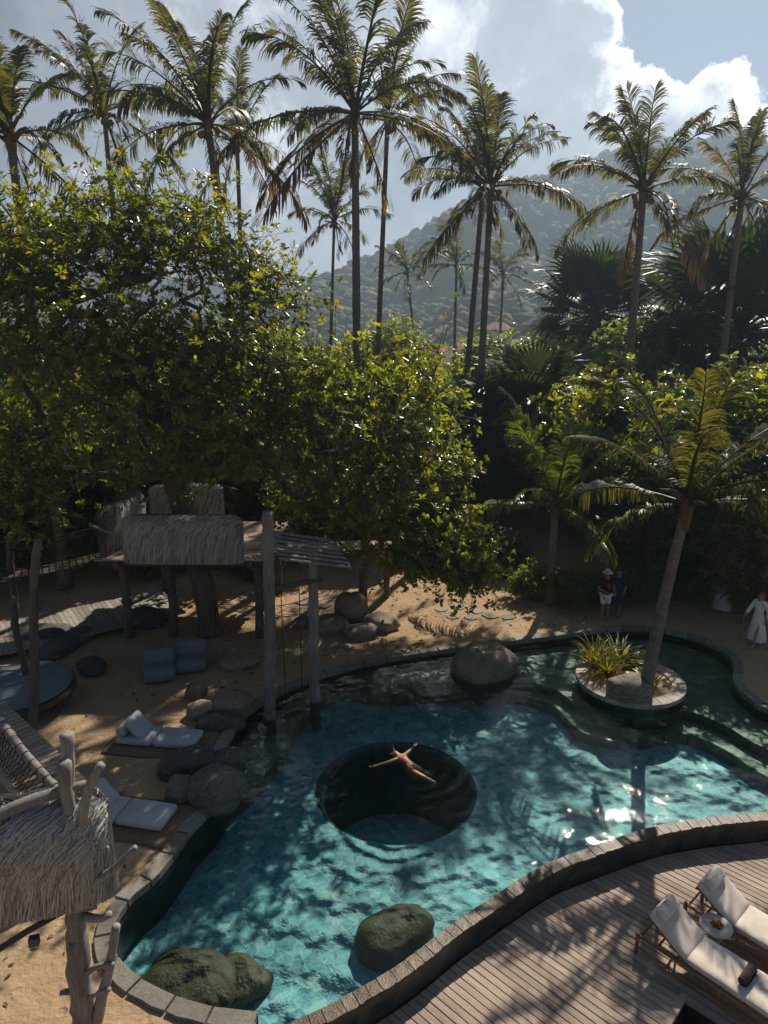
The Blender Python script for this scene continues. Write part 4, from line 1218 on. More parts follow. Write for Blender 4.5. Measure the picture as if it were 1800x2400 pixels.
# side table
MAT['terrazzo'] = mat_stone('terrazzo', (.42, .38, .33), (.60, .55, .48), 9, .6, .2)
tb = thing('side_table', 'small round stone side table between the two loungers', 'table', (5.33, 8.97, ZD))
MB().lathe([(.15, 0), (.155, .03), (.10, .12), (.085, .2), (.13, .33), (.19, .43), (.235, .47)], 28).build('pedestal', MAT['terrazzo'], tb, smooth=True)
MB().lathe([(.22, .472), (.245, .478), (.25, .50), (.235, .515), (.02, .512)], 32).build('table_top', MAT['terrazzo'], tb, smooth=True)
fl = thing('flower_arrangement', 'orange marigold flowers set on the side table', 'flowers', (5.34, 8.96, ZD + .513))
MAT['marigold'] = mat_leaf('marigold', (.75, .25, .02), (.95, .42, .03), (.8, .3, .02), (.9, .45, .03), .7, .3, .2)
rng = np.random.default_rng(2)
for k, (x, y, s) in enumerate([(0, 0, .05), (.05, .02, .042), (-.03, .045, .04), (.01, -.05, .038)]):
    d = rng.normal(size=(90, 3)); d[:, 2] = abs(d[:, 2]) + .2; d /= np.linalg.norm(d, axis=1, keepdims=True)
    V, F = leaf_quads(np.zeros((90, 3)) + [x, y, .012], d, rng.normal(size=(90, 3)), np.full(90, s) * rng.uniform(.7, 1.1, 90), .6)
    link_mesh('flower_head', np_mesh('flower_head', V, F, MAT['marigold']), fl)
V, F = leaf_quads(np.tile([.0, .0, .006], (7, 1)), np.stack([np.cos(np.arange(7) * .9), np.sin(np.arange(7) * .9), np.full(7, .15)], 1), np.tile([0, 0, 1.], (7, 1)), np.full(7, .11), .5)
link_mesh('leaf', np_mesh('flower_leaf', V, F, MAT['leaf_dark']), fl)

# ------------------------------------------------------------------ boulders
def rock(label, c, r, seed, mat='granite', rz=0.0, name='boulder', sub=4, rough=.16, cat='boulder', group=None, sink=.25):
    bm = bmesh.new(); bmesh.ops.create_icosphere(bm, subdivisions=sub, radius=1.0)
    for v in bm.verts:
        d = v.co.copy(); s = Vector((seed * 3.7, seed * 1.3, 0))
        k = 1 + rough * 1.6 * noise.noise(d * .9 + s) + rough * .7 * noise.noise(d * 2.1 + s) + rough * .18 * noise.noise(d * 6 + s)
        e = 2.6                                                   # a little boxy, as river boulders are
        k *= (abs(d.x) ** e + abs(d.y) ** e + abs(d.z) ** e) ** (-1 / e)
        v.co = Vector((d.x * k * r[0], d.y * k * r[1], d.z * k * r[2]))
        v.co.z += r[2] * (1 - 2 * sink)
    me = bpy.data.meshes.new(name); bm.to_mesh(me); bm.free()
    me.polygons.foreach_set('use_smooth', [True] * len(me.polygons)); me.materials.append(MAT[mat])
    o = link_mesh(name, me, None, c, (0, 0, rz))
    return tag(o, label, cat, group)

rock('big smooth brown boulder standing at the back edge of the pool', G(1135, 1582, -.2), (.95, .80, .58), 1, 'granite', .5, sub=5, rough=.12)
q = lambda px, py, z=ZS: G(px, py, z)
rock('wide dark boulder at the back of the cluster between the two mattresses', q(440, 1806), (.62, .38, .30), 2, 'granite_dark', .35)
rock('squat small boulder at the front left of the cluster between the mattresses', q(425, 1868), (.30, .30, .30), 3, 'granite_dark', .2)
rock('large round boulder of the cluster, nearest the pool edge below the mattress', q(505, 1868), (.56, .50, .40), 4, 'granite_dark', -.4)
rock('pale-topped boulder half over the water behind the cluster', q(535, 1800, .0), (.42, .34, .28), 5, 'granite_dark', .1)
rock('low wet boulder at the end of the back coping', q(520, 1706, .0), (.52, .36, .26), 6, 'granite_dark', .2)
rock('small upright boulder in dappled light behind the mattress', q(462, 1632), (.30, .26, .26), 7, 'granite', .3)
rock('sunlit-topped round boulder behind the far mattress', q(470, 1676), (.33, .28, .24), 8, 'granite', .8)
rock('dark rounded boulder beside the foot of the swing post', q(540, 1660), (.52, .42, .26), 9, 'granite', .3)
rock('tall boulder standing by the hammock under the low tree', q(825, 1452), (.50, .42, .66), 10, 'granite', .3)
rock('dark boulder left of the tall one by the hammock', q(778, 1476), (.55, .45, .28), 11, 'granite', .1)
rock('low flat boulder in front of the tall one by the hammock', q(845, 1488), (.52, .38, .22), 12, 'granite', .2)
rock('brown rounded boulder right of the tall one on the sunny sand', q(893, 1470), (.56, .40, .30), 13, 'granite', -.5)
rock('small boulder on the sand below the hammock', q(718, 1462), (.36, .28, .17), 14, 'granite', .4)
rock('boulder with a pale top left of the swing posts', q(560, 1560), (.55, .42, .2), 15, 'granite', .2)
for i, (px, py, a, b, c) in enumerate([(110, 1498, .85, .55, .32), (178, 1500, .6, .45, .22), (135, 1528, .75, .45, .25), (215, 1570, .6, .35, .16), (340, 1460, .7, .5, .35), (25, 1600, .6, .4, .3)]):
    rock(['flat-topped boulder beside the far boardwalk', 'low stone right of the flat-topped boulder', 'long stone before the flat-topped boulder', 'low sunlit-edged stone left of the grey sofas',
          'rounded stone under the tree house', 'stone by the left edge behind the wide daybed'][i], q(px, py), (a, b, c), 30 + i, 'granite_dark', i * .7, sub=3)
# in the water
rock('mossy boulder under water beside the overflow rim', G(925, 2215, -.92), (.66, .46, .32), 51, 'mossy', .6, sink=.1)
rock('large mossy boulder breaking the surface at the near pool corner', G(440, 2345, -.78), (.76, .52, .36), 52, 'mossy', -.2, sink=.2)
rock('dark mossy boulder under water beside the large one', G(560, 2325, -.9), (.48, .44, .26), 53, 'mossy', .4, sink=.15)
# flat stepping stones in the sand
sr = random.Random(8)
for i, (nth, px, py, r_) in enumerate(ranked([(1035, 1430, .26), (1075, 1424, .28), (1115, 1434, .26), (1060, 1446, .28), (1105, 1449, .26), (1150, 1446, .3), (1190, 1450, .26), (790, 1405, .4), (760, 1415, .45), (720, 1410, .4), (1420, 1310, .5), (1450, 1322, .45)])):
    p = q(px, py); k = 9
    pts = [Vector((p.x + r_ * sr.uniform(.75, 1.1) * math.cos(2 * math.pi * j / k), p.y + r_ * .9 * sr.uniform(.75, 1.1) * math.sin(2 * math.pi * j / k), 0)) for j in range(k)]
    zt = sand_height(p.x, p.y) + .03
    o = prism(pts, zt - .1, zt).build('stepping_stone', MAT['paver'], bevel=.012, seg=1)
    tag(o, 'flat grey stepping stone, ' + nth + ' from the left, ' + ('behind the sunny pool edge' if i < 7 else 'near the hammock' if i < 10 else 'on the path under the trees'), 'stone', 'flat stepping stones in the sand')

# ------------------------------------------------------------------ planter island
PC = Vector((6.68, 16.85, 0)); PRD = 1.42
pl = thing('round_planter', 'round pale stone planter island in the pool', 'planter', PC)
MB().lathe([(PRD - .08, -1.26), (PRD - .08, .10)], 48, close=False).build('wall', MAT['wall_tile'], pl, smooth=True)
NS = 24
MAT['rim_pale'] = mat_stone('planter_stone', (.26, .22, .18), (.46, .40, .33), 3, .7, .3)
for k in range(NS):
    a0, a1 = 2 * math.pi * (k + .012) / NS, 2 * math.pi * (k + .988) / NS
    m = MB(); V = []
    for z in (.10, .22):
        for r_ in (PRD - .36, PRD):
            for a in (a0, (a0 + a1) / 2, a1): V.append((r_ * math.cos(a), r_ * math.sin(a), z))
    m.add(V, [(0, 3, 4, 1), (1, 4, 5, 2), (6, 7, 10, 9), (7, 8, 11, 10), (0, 1, 7, 6), (1, 2, 8, 7), (3, 9, 10, 4), (4, 10, 11, 5), (0, 6, 9, 3), (2, 5, 11, 8)])
    m.build('rim_stone', MAT['rim_pale'], pl, bevel=.006, seg=1)
m = MB(); m.lathe([(PRD - .34, .17), (.6, .21), (.02, .22)], 36, close=False); m.build('soil', MAT['sand'], pl, smooth=True)
rock('grey boulder leaning on the palm foot in the round planter', (6.36, 16.0, .16), (.58, .42, .36), 61, 'granite', .2)

def strap_plant(label, loc, n, L, seed, mat, name='bromeliad', wid=.045, up=.9):
    rng = np.random.default_rng(seed); V = []; F = []
    for i in range(n):
        az = rng.uniform(0, 6.28); el = rng.uniform(.35, 1.35); ln = L * rng.uniform(.65, 1.1); p = np.array([rng.normal() * .05, rng.normal() * .05, 0.0])
        s = np.array([-math.sin(az), math.cos(az), 0]); K = 6; q = len(V)
        for k in range(K + 1):
            t = k / K; w = wid * (1 - t ** 2.2) * .5 * (.6 + .8 * min(1, t * 3)) + .001
            V += [p - s * w, p + s * w + np.array([0, 0, .006])]
            e = el - 1.5 * t * t * up
            p = p + np.array([math.cos(az) * math.cos(e), math.sin(az) * math.cos(e), math.sin(e)]) * ln / K
        F += [(q + 2 * k, q + 2 * k + 1, q + 2 * k + 3, q + 2 * k + 2) for k in range(K)]
    o = thing(name, label, 'plant', loc)
    link_mesh('leaves', np_mesh('strap_leaves', np.array(V), np.array(F), mat, True), o)['kind'] = 'stuff'
    MB().lathe([(.07, -.05), (.06, .06), (.02, .1)], 8).build('stem', MAT['sheath'], o)
    return o
MAT['brom'] = mat_leaf('bromeliad_leaf', (.14, .17, .02), (.42, .36, .05), (.42, .42, .03), (.85, .66, .06), .35, .45)
MAT['brom2'] = mat_leaf('bromeliad_green', (.06, .10, .02), (.16, .20, .04), (.25, .32, .03), (.5, .5, .05), .35, .42)
for i, (px, py, n, L, mt, lb) in enumerate([(1395, 1562, 70, 1.15, 'brom', 'yellow bromeliad at the left of the round planter'), (1448, 1560, 64, 1.2, 'brom2', 'tall green bromeliad at the back of the round planter'), (1425, 1585, 70, .85, 'brom', 'bushy yellow-green bromeliad at the front of the round planter'),
                                            (1485, 1568, 46, .8, 'brom2', 'green strap-leaved plant right behind the planter boulder'), (1528, 1608, 26, .45, 'brom2', 'small bromeliad right of the palm foot in the planter')]):
    p = G(px, py, .2); strap_plant(lb, (p.x, p.y, .19), n, L, 70 + i, MAT[mt])

# ------------------------------------------------------------------ poolside mattresses, sofas, daybed
def mat_jute():
    t = NT('jute'); p = t.obj()
    c = t.n('TexChecker', {'Vector': p, 'Scale': 42, 'Color1': (.20, .14, .08), 'Color2': (.10, .07, .04)}).outputs['Color']
    return t.done(t.pbr(t.mix(.35, c, t.ramp(t.noise(12, 4, .6, p), [(.3, (.08, .055, .03)), (.7, (.26, .19, .11))])), .95, t.bump(t.noise(60, 2, .5, p), .6, .006)))
MAT['jute'] = mat_jute()
MAT['slate_canvas'] = mat_fabric('slate_canvas', (.15, .175, .19))

def wavy_mat(label, c, size, rz):
    n, k = 18, 12; sx, sy = size; V = []; F = []
    rnd = random.Random(int(c.x * 100))
    for j in range(k + 1):
        for i in range(n + 1):
            x = (i / n - .5) * sx; y = (j / k - .5) * sy
            e = .03 * math.sin(x * 4 + j) if j in (0, k) else 0
            V.append((x + (.02 * math.sin(y * 6) if i in (0, n) else 0), y + e * .5, .012 + .008 * noise.noise((x * 3, y * 3, c.x))))
    w = n + 1
    F = [(j * w + i, j * w + i + 1, (j + 1) * w + i + 1, (j + 1) * w + i) for j in range(k) for i in range(n)]
    nv = len(V); V2 = V + [(a, b, z - .012) for a, b, z in V]
    F2 = F + [(i, nv + i, nv + i + 1, i + 1) for i in range(n)] + [(k * w + i, k * w + i + 1, nv + k * w + i + 1, nv + k * w + i) for i in range(n)]
    F2 += [(j * w, (j + 1) * w, nv + (j + 1) * w, nv + j * w) for j in range(k)] + [(j * w + n, nv + j * w + n, nv + (j + 1) * w + n, (j + 1) * w + n) for j in range(k)]
    me = np_mesh('woven_mat', V2, F2, MAT['jute'], True)
    return tag(link_mesh('woven_mat', me, None, (c.x, c.y, ZS + .045), (0, 0, rz)), label, 'mat')

def floor_mattress(lab, loc, rz):
    t = thing('folding_mattress', lab, 'mattress', loc, rz, 'grey folding mattresses on woven mats')
    cushion('seat_pad', (.88, .68, .15), MAT['grey_canvas'], t, (.44, 0, .075), puff=.1)
    cushion('foot_pad', (.98, .68, .15), MAT['grey_canvas'], t, (1.385, 0, .075), puff=.1)
    return t
def pillow(lab, loc, rz, tilt):
    o = cushion('square_pillow', (.56, .60, .13), MAT['grey_canvas'], None, loc, (0, -tilt, rz), .35)
    return tag(o, lab, 'pillow', 'square pillows on the mattresses')
def bolster(lab, loc, rz):
    m = MB(); m.tube([(0, -.30, 0), (0, -.27, 0), (0, 0, 0), (0, .27, 0), (0, .30, 0)], [.09, .125, .13, .125, .09], 18)
    o = m.build('bolster', MAT['grey_canvas'], smooth=True); o.location = loc; o.rotation_euler = (0, 0, rz)
    return tag(o, lab, 'pillow', 'round bolsters on the mattresses')
for fl_, fr_, lab, who in (((-5.96, 11.66), (-4.06, 11.26), 'folding grey mattress on a woven mat, nearer of two by the pool', 'nearer'), ((-6.12, 14.16), (-4.22, 13.9), 'folding grey mattress on a woven mat, farther of two by the pool', 'farther')):
    a, b = Vector((*fl_, 0)), Vector((*fr_, 0)); d = (b - a).normalized(); rz = math.atan2(d.y, d.x); n = Vector((-d.y, d.x, 0))
    wavy_mat('frayed jute mat under the ' + who + ' grey mattress', a + d * 1.0 + n * -.06, (2.35, 1.2), rz)
    z = ZS + .07
    floor_mattress(lab, (a.x, a.y, z), rz)
    p = a + d * .44
    pillow('square grey pillow propped up on the ' + who + ' mattress', (p.x, p.y, z + .33), rz, -R(48))
    p = a + d * .14
    bolster('round grey bolster at the head of the ' + who + ' mattress', (p.x, p.y, z + .28), rz)

def sofa(lab, loc, rz):
    t = thing('lounge_sofa', lab, 'sofa', loc, rz, 'grey foam sofas on the sand')
    cushion('seat', (.86, .82, .34), MAT['slate_canvas'], t, (0, -.08, .17), puff=.06)
    cushion('backrest', (.86, .30, .46), MAT['slate_canvas'], t, (0, .32, .44), (R(-16), 0, 0), .06)
s1 = G(372, 1590, ZS); sofa('grey foam sofa on the shaded sand, left of the pair', (s1.x, s1.y + .1, ZS + .03), R(18))
s2 = G(447, 1568, ZS); sofa('grey foam sofa on the shaded sand, right of the pair', (s2.x, s2.y + .1, ZS + .03), R(14))

db = thing('round_daybed', 'wide round daybed with pale cover at the left edge under the post', 'daybed', (-9.2, 15.6, ZS))
MB().lathe([(1.25, .36), (1.32, .40), (1.32, .50), (1.25, .52)], 36).build('base_ring', MAT['dark_wood'], db, smooth=True)
m = MB(); m.lathe([(1.20, .52), (1.24, .58), (1.22, .66), (1.1, .70), (.02, .71)], 36); m.build('mattress', MAT['slate_canvas'], db, smooth=True)
for a in (.5, 1.6, 2.7, 3.8, 4.9, 6.0): MB().tube([(1.1 * math.cos(a), 1.1 * math.sin(a), -.03), (1.2 * math.cos(a), 1.2 * math.sin(a), .4)], .035, 8).build('leg', MAT['dark_wood'], db)

# ------------------------------------------------------------------ thatch
def mat_thatch():
    t = NT('thatch'); r = rand_isl(t)
    col = t.ramp(r, [(0, (.15, .145, .14)), (.4, (.33, .325, .32)), (.75, (.50, .49, .48)), (1, (.38, .33, .25))])
    return t.done(t.pbr(col, .85, None, **{'Specular IOR Level': .25}))
MAT['thatch'] = mat_thatch()
MAT['thatch_core'] = mat_plain('thatch_core', (.10, .08, .055), .95, .5, 14, .4)

def thatch_wall(o, A, Bv, z0, h, t, n, seed, slant=.5, strip=.7, w=.014, core=True, lip=.0):
    """a thatch-covered parapet between two points; o = its thing (at the origin)"""
    A, Bv = Vector((*A, 0)), Vector((*Bv, 0)); d = (Bv - A); L = d.length; d.normalize(); nrm = Vector((-d.y, d.x, 0))
    rnd = np.random.default_rng(seed); rr_ = min(.5, L * .3)
    def S(u, v, off=0.0):
        u = min(max(u, 0.0), L); e = min(max(min(u, L - u) / rr_, 0), 1); k = math.sqrt(max(0, 1 - (1 - e) ** 2)); k = .12 + .88 * k
        ph = math.pi * min(max(v, -.06), 1.06)
        y = -math.cos(ph) * (t / 2) * k * (.55 + .85 * math.sin(ph)); z = max(-.05, math.sin(ph)) ** .55 if math.sin(ph) > 0 else -.06
        bump = .03 * noise.noise((u * 2.2, v * 3, seed))
        s = 1 + (off + bump) / (t / 2)
        return A + d * (u + (off if u > L / 2 else -off) * (1 - e)) + nrm * y * s + Vector((0, 0, z0 + z * h * (.86 + .14 * k) + off * math.sin(ph)))
    if core:
        m = MB(); nu, nv = 18, 14
        V = [S(L * i / nu, j / nv, -.03) for i in range(nu + 1) for j in range(nv + 1)]
        F = [(i * (nv + 1) + j, i * (nv + 1) + j + 1, (i + 1) * (nv + 1) + j + 1, (i + 1) * (nv + 1) + j) for i in range(nu) for j in range(nv)]
        F += [tuple(range(nv, -1, -1)), tuple(nu * (nv + 1) + j for j in range(nv + 1))]
        m.add(V, F); m.build('core', MAT['thatch_core'], o, smooth=True)
    V = []; F = []
    for k in range(n):
        u = rnd.uniform(-.1, L + .1); v = rnd.uniform(.0, .95); ln = strip * rnd.uniform(.5, 1.2)
        sl = slant * rnd.normal(.8, .5); off = rnd.uniform(.0, .045); dv = ln / (h * 1.9 + t)
        if v > .5: dv = -dv; 
        q = len(V); ww = w * rnd.uniform(.6, 1.5); P = []
        for i in range(4):
            f = i / 3
            P.append(S(u - sl * ln * f * (1 if v <= .5 else 1), v - dv * f, off + .03 * f * f * rnd.uniform(.2, 1.4)))
        for i, p in enumerate(P):
            tg = (P[min(i + 1, 3)] - P[max(i - 1, 0)]).normalized(); c = S(u, .5, 0); outv = Vector((nrm.x * (-1 if v <= .5 else 1), nrm.y * (-1 if v <= .5 else 1), .3))
            s = tg.cross(outv).normalized() * ww * (1 if i < 3 else .4)
            V += [p - s, p + s]
        F += [(q, q + 1, q + 3, q + 2), (q + 2, q + 3, q + 5, q + 4), (q + 4, q + 5, q + 7, q + 6)]
    x = link_mesh('thatch', np_mesh('thatch', np.array([v[:] for v in V]), np.array(F), MAT['thatch']), o); x['kind'] = 'stuff'

def log(m, pts, rad, n=10, jit=.10, sub=.12):
    P = resample(catmull(pts, sub), sub); k = len(P)
    rs = [np.interp(i / max(1, k - 1), np.linspace(0, 1, len(rad)), rad) * random.uniform(.93, 1.07) for i in range(k)]
    P = [p + Vector((random.uniform(-1, 1), random.uniform(-1, 1), 0)) * rs[i] * .10 for i, p in enumerate(P)]
    m.tube(P, rs, n, jit=jit); return m

# --- the thatched nest in the near left corner
nest = thing('thatched_nest', 'thatched lookout nest on a forked grey trunk in the near left corner', 'nest', (0, 0, 0))
thatch_wall(nest, (-3.55, 7.46), (-6.6, 6.60), 2.25, 1.40, .9, 14000, 3, slant=-.7, strip=.55, w=.0072)
PX = lambda px, py, y: AT(px, py, y)
yb = 7.3
log(MB(), [PX(205, 2480, yb), PX(190, 2330, yb), PX(182, 2240, yb), PX(178, 2120, yb), PX(172, 1980, yb + .1)], [.165, .15, .14, .125, .11], 14).build('trunk', MAT['drift'], nest, smooth=True)
log(MB(), [PX(215, 2440, yb), PX(238, 2340, yb), PX(258, 2260, yb), PX(272, 2170, yb)], [.09, .075, .062, .05], 10).build('fork', MAT['drift'], nest, smooth=True)
for pts, r_ in (([(200, 2150), (235, 2155), (258, 2142)], [.06, .05, .045]), ([(205, 2280), (230, 2262), (268, 2260)], [.045, .038, .03]), ([(172, 2205), (170, 2250), (172, 2300)], [.06, .06, .055]), ([(208, 2338), (235, 2325), (258, 2318)], [.035, .032, .03]),
                ([(180, 2322), (160, 2325), (142, 2326)], [.04, .04, .036])):
    log(MB(), [PX(x, y, yb - .08) for x, y in pts], r_, 8).build('branch_stub', MAT['drift'], nest, smooth=True)
for pts, r_, y_ in (([(162, 1950), (160, 1840), (158, 1722)], [.075, .072, .085], 7.35), ([(168, 1950), (155, 1850), (150, 1786)], [.075, .075, .08], 7.15), ([(192, 1930), (208, 1850), (238, 1792)], [.062, .06, .052], 7.1), ([(225, 2065), (270, 2035), (317, 1985)], [.05, .042, .034], 7.2), ([(240, 2060), (246, 2015), (252, 1985)], [.03, .028, .022], 7.3)):
    log(MB(), [PX(x, y, y_) for x, y in pts], r_, 10).build('branch_stub', MAT['drift'], nest, smooth=True)
log(MB(), [PX(-120, 1965, 6.7), PX(0, 1908, 6.95), PX(95, 1870, 7.15), PX(200, 1836, 7.4)], [.085, .08, .075, .05], 10).build('ridge_log', MAT['drift'], nest, smooth=True)
for pts in ([(-60, 2262), (60, 2185), (205, 2104)],):
    P = [PX(x, y, yy) for (x, y), yy in zip(pts, (6.75, 7.0, 7.28))]
    m = MB(); m.tube(P, .05, 4); m.build('edge_beam', MAT['drift_dark'], nest)
m = MB(); m.box(tuple(PX(212, 2118, 7.28)), (.16, .12, .12), .3); m.build('beam_end', MAT['drift'], nest, bevel=.008, seg=1)
m = MB(); m.box(tuple(PX(80, 2205, 7.0)), (.12, .10, .12), .3); m.build('beam_end', MAT['drift_dark'], nest, bevel=.008, seg=1)

# --- rope bridge behind the nest
br = thing('rope_bridge', 'rope bridge with log handrail and netting behind the thatched nest', 'bridge', (0, 0, 0))
top = [G(-90, 1560, 2.75), G(0, 1690, 2.65), G(70, 1780, 2.55), G(140, 1856, 2.5)]
low = [G(-110, 1690, 1.75), G(0, 1812, 1.7), G(30, 1850, 1.68), G(64, 1888, 1.66)]
log(MB(), top, [.085, .08, .075, .07], 10).build('handrail', MAT['drift'], br, smooth=True)
log(MB(), low, [.075, .075, .07, .065], 10).build('lower_rail', MAT['drift'], br, smooth=True)
MAT['rope'] = mat_plain('dark_rope', (.035, .028, .022), .95, .4, 80, .3)
MAT['rope_pale'] = mat_plain('pale_rope', (.32, .29, .25), .95, .4, 80, .3)
T_, L_ = resample(catmull(top, .1), .14), None
L_ = [p for p in resample(catmull(low, .1), (sum((a - b).length for a, b in zip(low, low[1:]))) / (len(T_) - 1))]
net = MB(); K = min(len(T_), len(L_))
for i in range(K - 2):
    net.tube([T_[i], T_[i].lerp(L_[min(i + 2, K - 1)], .5) + Vector((.02, 0, 0)), L_[min(i + 2, K - 1)]], .009, 4, False)
    net.tube([T_[i + 2], T_[i + 2].lerp(L_[i], .5), L_[i]], .009, 4, False)
net.build('netting', MAT['rope'], br)['kind'] = 'stuff'
for i in range(0, len(T_), 2):
    a = T_[i]; tg = (T_[min(i + 1, len(T_) - 1)] - T_[max(i - 1, 0)]).normalized(); s = tg.cross(Vector((0, 0, 1))).normalized(); u = s.cross(tg)
    MB().tube([a + (s * math.cos(w) + u * math.sin(w)) * .085 for w in np.linspace(0, 6.28, 9)], .008, 4, False).build('lashing', MAT['rope'], br)
La = resample(low, .16)
for i in range(len(La)):
    p = La[i]; MB().box((0, 0, 0), (1.0, .13, .03)).build('tread', MAT['deck'], br, bevel=.005, seg=1)
    o = br.children[-1]
    d = (low[-1] - low[0]).normalized()
    o.location = p + Vector((d.y, -d.x, 0)).normalized() * -.52 * (1 if d.y < 0 else -1) + Vector((0, 0, -.08)); o.rotation_euler = (0, 0, math.atan2(d.y, d.x) + math.pi / 2)

# --- the tree house
th = thing('tree_house', 'tree house platform with thatched parapets round the huge tree trunk', 'tree house', (0, 0, 0))
def part_wall(A, B_, z0, h, t, n, seed, **k): thatch_wall(th, A, B_, z0, h, t, n, seed, strip=.6, w=.012, **k)
part_wall((-7.65, 19.35), (-4.2, 19.3), 2.80, 1.32, .85, 6500, 11, slant=.55)
part_wall((-8.5, 19.7), (-8.3, 22.6), 2.8, 1.35, .6, 2200, 12, slant=.4)
part_wall((-8.2, 23.4), (-5.8, 23.8), 2.8, 1.35, .5, 1800, 13, slant=.4)
for k in range(26):
    y = 19.5 + k * .17
    MB().box((-6.1 + .03 * (k % 3), y, 2.72), (5.2, .155, .05)).build('floor_board', MAT['deck'], th, bevel=.005, seg=1)
for (x0, y0), (x1, y1) in (((-8.6, 19.6), (-3.4, 19.6)), ((-8.6, 23.6), (-3.4, 23.6)), ((-8.0, 19.3), (-8.0, 23.9)), ((-4.0, 19.3), (-4.0, 23.9))):
    m = MB(); log(m, [(x0, y0, 2.58), ((x0 + x1) / 2, (y0 + y1) / 2, 2.56), (x1, y1, 2.58)], [.10, .095, .10], 8); m.build('beam', MAT['drift_dark'], th, smooth=True)
for x, y in ((-8.0, 19.75), (-3.9, 19.75), (-8.0, 23.5), (-3.9, 23.5), (-6.6, 19.8)):
    m = MB(); log(m, [(x, y, ZS - .1), (x + .05, y, 1.2), (x, y, 2.6)], [.15, .13, .12], 10); m.build('post', MAT['drift_dark'], th, smooth=True)
log(MB(), [(-8.6, 19.2, 3.9), (-7.7, 19.0, 3.6)], [.04, .035], 6).build('rail', MAT['drift'], th, smooth=True)
# rope walkway running off to the left, and the one to the right over the swing
wk = thing('rope_walkway', 'dark rope walkway running from the tree house to the left edge', 'walkway', (0, 0, 0))
for dy, dz in ((0, .95), (.9, .95), (0, .05), (.9, .05)):
    MB().tube([(-8.4, 20.7 + dy, 2.45 + dz), (-10.4, 19.6 + dy, 2.15 + dz), (-13.5, 18.2 + dy, 2.2 + dz), (-16, 17.2 + dy, 2.4 + dz)], .022, 6).build('rope', MAT['rope'], wk)
for k in range(40):
    t = k / 39; p = Vector((-8.6, 21.1, 2.42)).lerp(Vector((-15.5, 17.8, 2.25)), t); p.z -= .45 * math.sin(math.pi * t) * .6
    MB().box(tuple(p), (.15, .95, .035), R(25)).build('tread', MAT['dark_wood'], wk)
w2 = thing('plank_walkway', 'raised plank walkway leading right from the tree house above the sand', 'walkway', (0, 0, 0))
for k in range(22):
    t = k / 21; p = Vector((-3.7, 21.6, 2.35)).lerp(Vector((.2, 22.9, 2.2)), t)
    MB().box(tuple(p), (.17, 1.05, .04), R(18)).build('tread', MAT['deck'], w2, bevel=.004, seg=1)
for s in (-.5, .5):
    m = MB(); log(m, [(-3.8, 21.5 + s, 2.25), (-1.7, 22.2 + s, 2.2), (.3, 22.9 + s, 2.1)], [.06, .06, .06], 8); m.build('bearer', MAT['drift_dark'], w2, smooth=True)
for x, y in ((-2.4, 22.3), (.1, 23.1)): m = MB(); log(m, [(x, y, ZS - .1), (x, y, 2.15)], [.11, .10], 8); m.build('post', MAT['drift_dark'], w2, smooth=True)
nst = thing('small_thatched_hut', 'small round thatched hut half hidden by leaves right of the tree house', 'hut', (0, 0, 0))
thatch_wall(nst, (-1.2, 28.0), (1.3, 28.2), 2.5, 1.5, 1.2, 2600, 17, slant=.3, strip=.6, w=.013)
for x in (-.9, 0, 1.0): m = MB(); log(m, [(x, 28.1, ZS - .1), (x, 28.1, 2.6)], [.11, .10], 8); m.build('post', MAT['drift_dark'], nst, smooth=True)
# shingled roof far left in the leaves
sh = thing('shingle_roof', 'grey shingle roof glimpsed through the leaves at the left edge', 'roof', (-15.0, 27.0, ZS + 1.3))
m = MB()
for s in (-1, 1):
    for j in range(9):
        for i in range(16):
            x = -3.2 + i * .42 + (.2 if j % 2 else 0); MB
            y = s * (.15 + j * .30); z = 4.4 - j * .17
            m.box((x, y, z), (.40, .40, .025), 0, Matrix.Rotation(-s * .5, 4, 'X'))
m.build('shingles', MAT['drift'], sh)['kind'] = 'stuff'
MB().tube([(-3.4, 0, 4.48), (3.4, 0, 4.48)], .07, 6).build('ridge_cap', MAT['drift_dark'], sh)
for x in (-3, 3):
    for y in (-2.2, 2.2): MB().tube([(x, y, -1.4), (x, y, 3.3)], .09, 8).build('post', MAT['drift_dark'], sh)

# ------------------------------------------------------------------ swing over the pool
sw = thing('pool_swing', 'grey log swing frame with small plank roof standing in the pool edge', 'swing', (0, 0, 0))
P1, P2 = G(632, 1683, 0), G(738, 1643, 0)
t1, t2 = AT(626, 1200, P1.y), AT(733, 1300, P2.y)
log(MB(), [(P1.x, P1.y, -1.2), (P1.x, P1.y, 0), P1.lerp(t1, .5) + Vector((.03, 0, 0)), t1], [.155, .15, .135, .13], 12).build('post', MAT['drift'], sw, smooth=True)
log(MB(), [(P2.x, P2.y, -1.2), (P2.x, P2.y, 0), P2.lerp(t2, .5), t2], [.14, .135, .125, .12], 12).build('post', MAT['drift'], sw, smooth=True)
c1, c2 = AT(605, 1386, P1.y), AT(750, 1358, P2.y)
log(MB(), [c1, c1.lerp(c2, .5), c2 + (c2 - c1) * .05], [.07, .07, .065], 8).build('crossbeam', MAT['drift_dark'], sw, smooth=True)
b0 = AT(640, 1365, P1.y); b1 = AT(680, 1300, P1.y + .3); MB().tube([b0, b1], .045, 6).build('brace', MAT['drift_dark'], sw)
b0 = AT(728, 1345, P2.y); b1 = AT(690, 1300, P2.y - .2); MB().tube([b0, b1], .045, 6).build('brace', MAT['drift_dark'], sw)
ra, rb = AT(655, 1300, 15.6), AT(800, 1318, 16.3)
dv = (rb - ra); nv = Vector((-dv.y, dv.x, 0)).normalized()
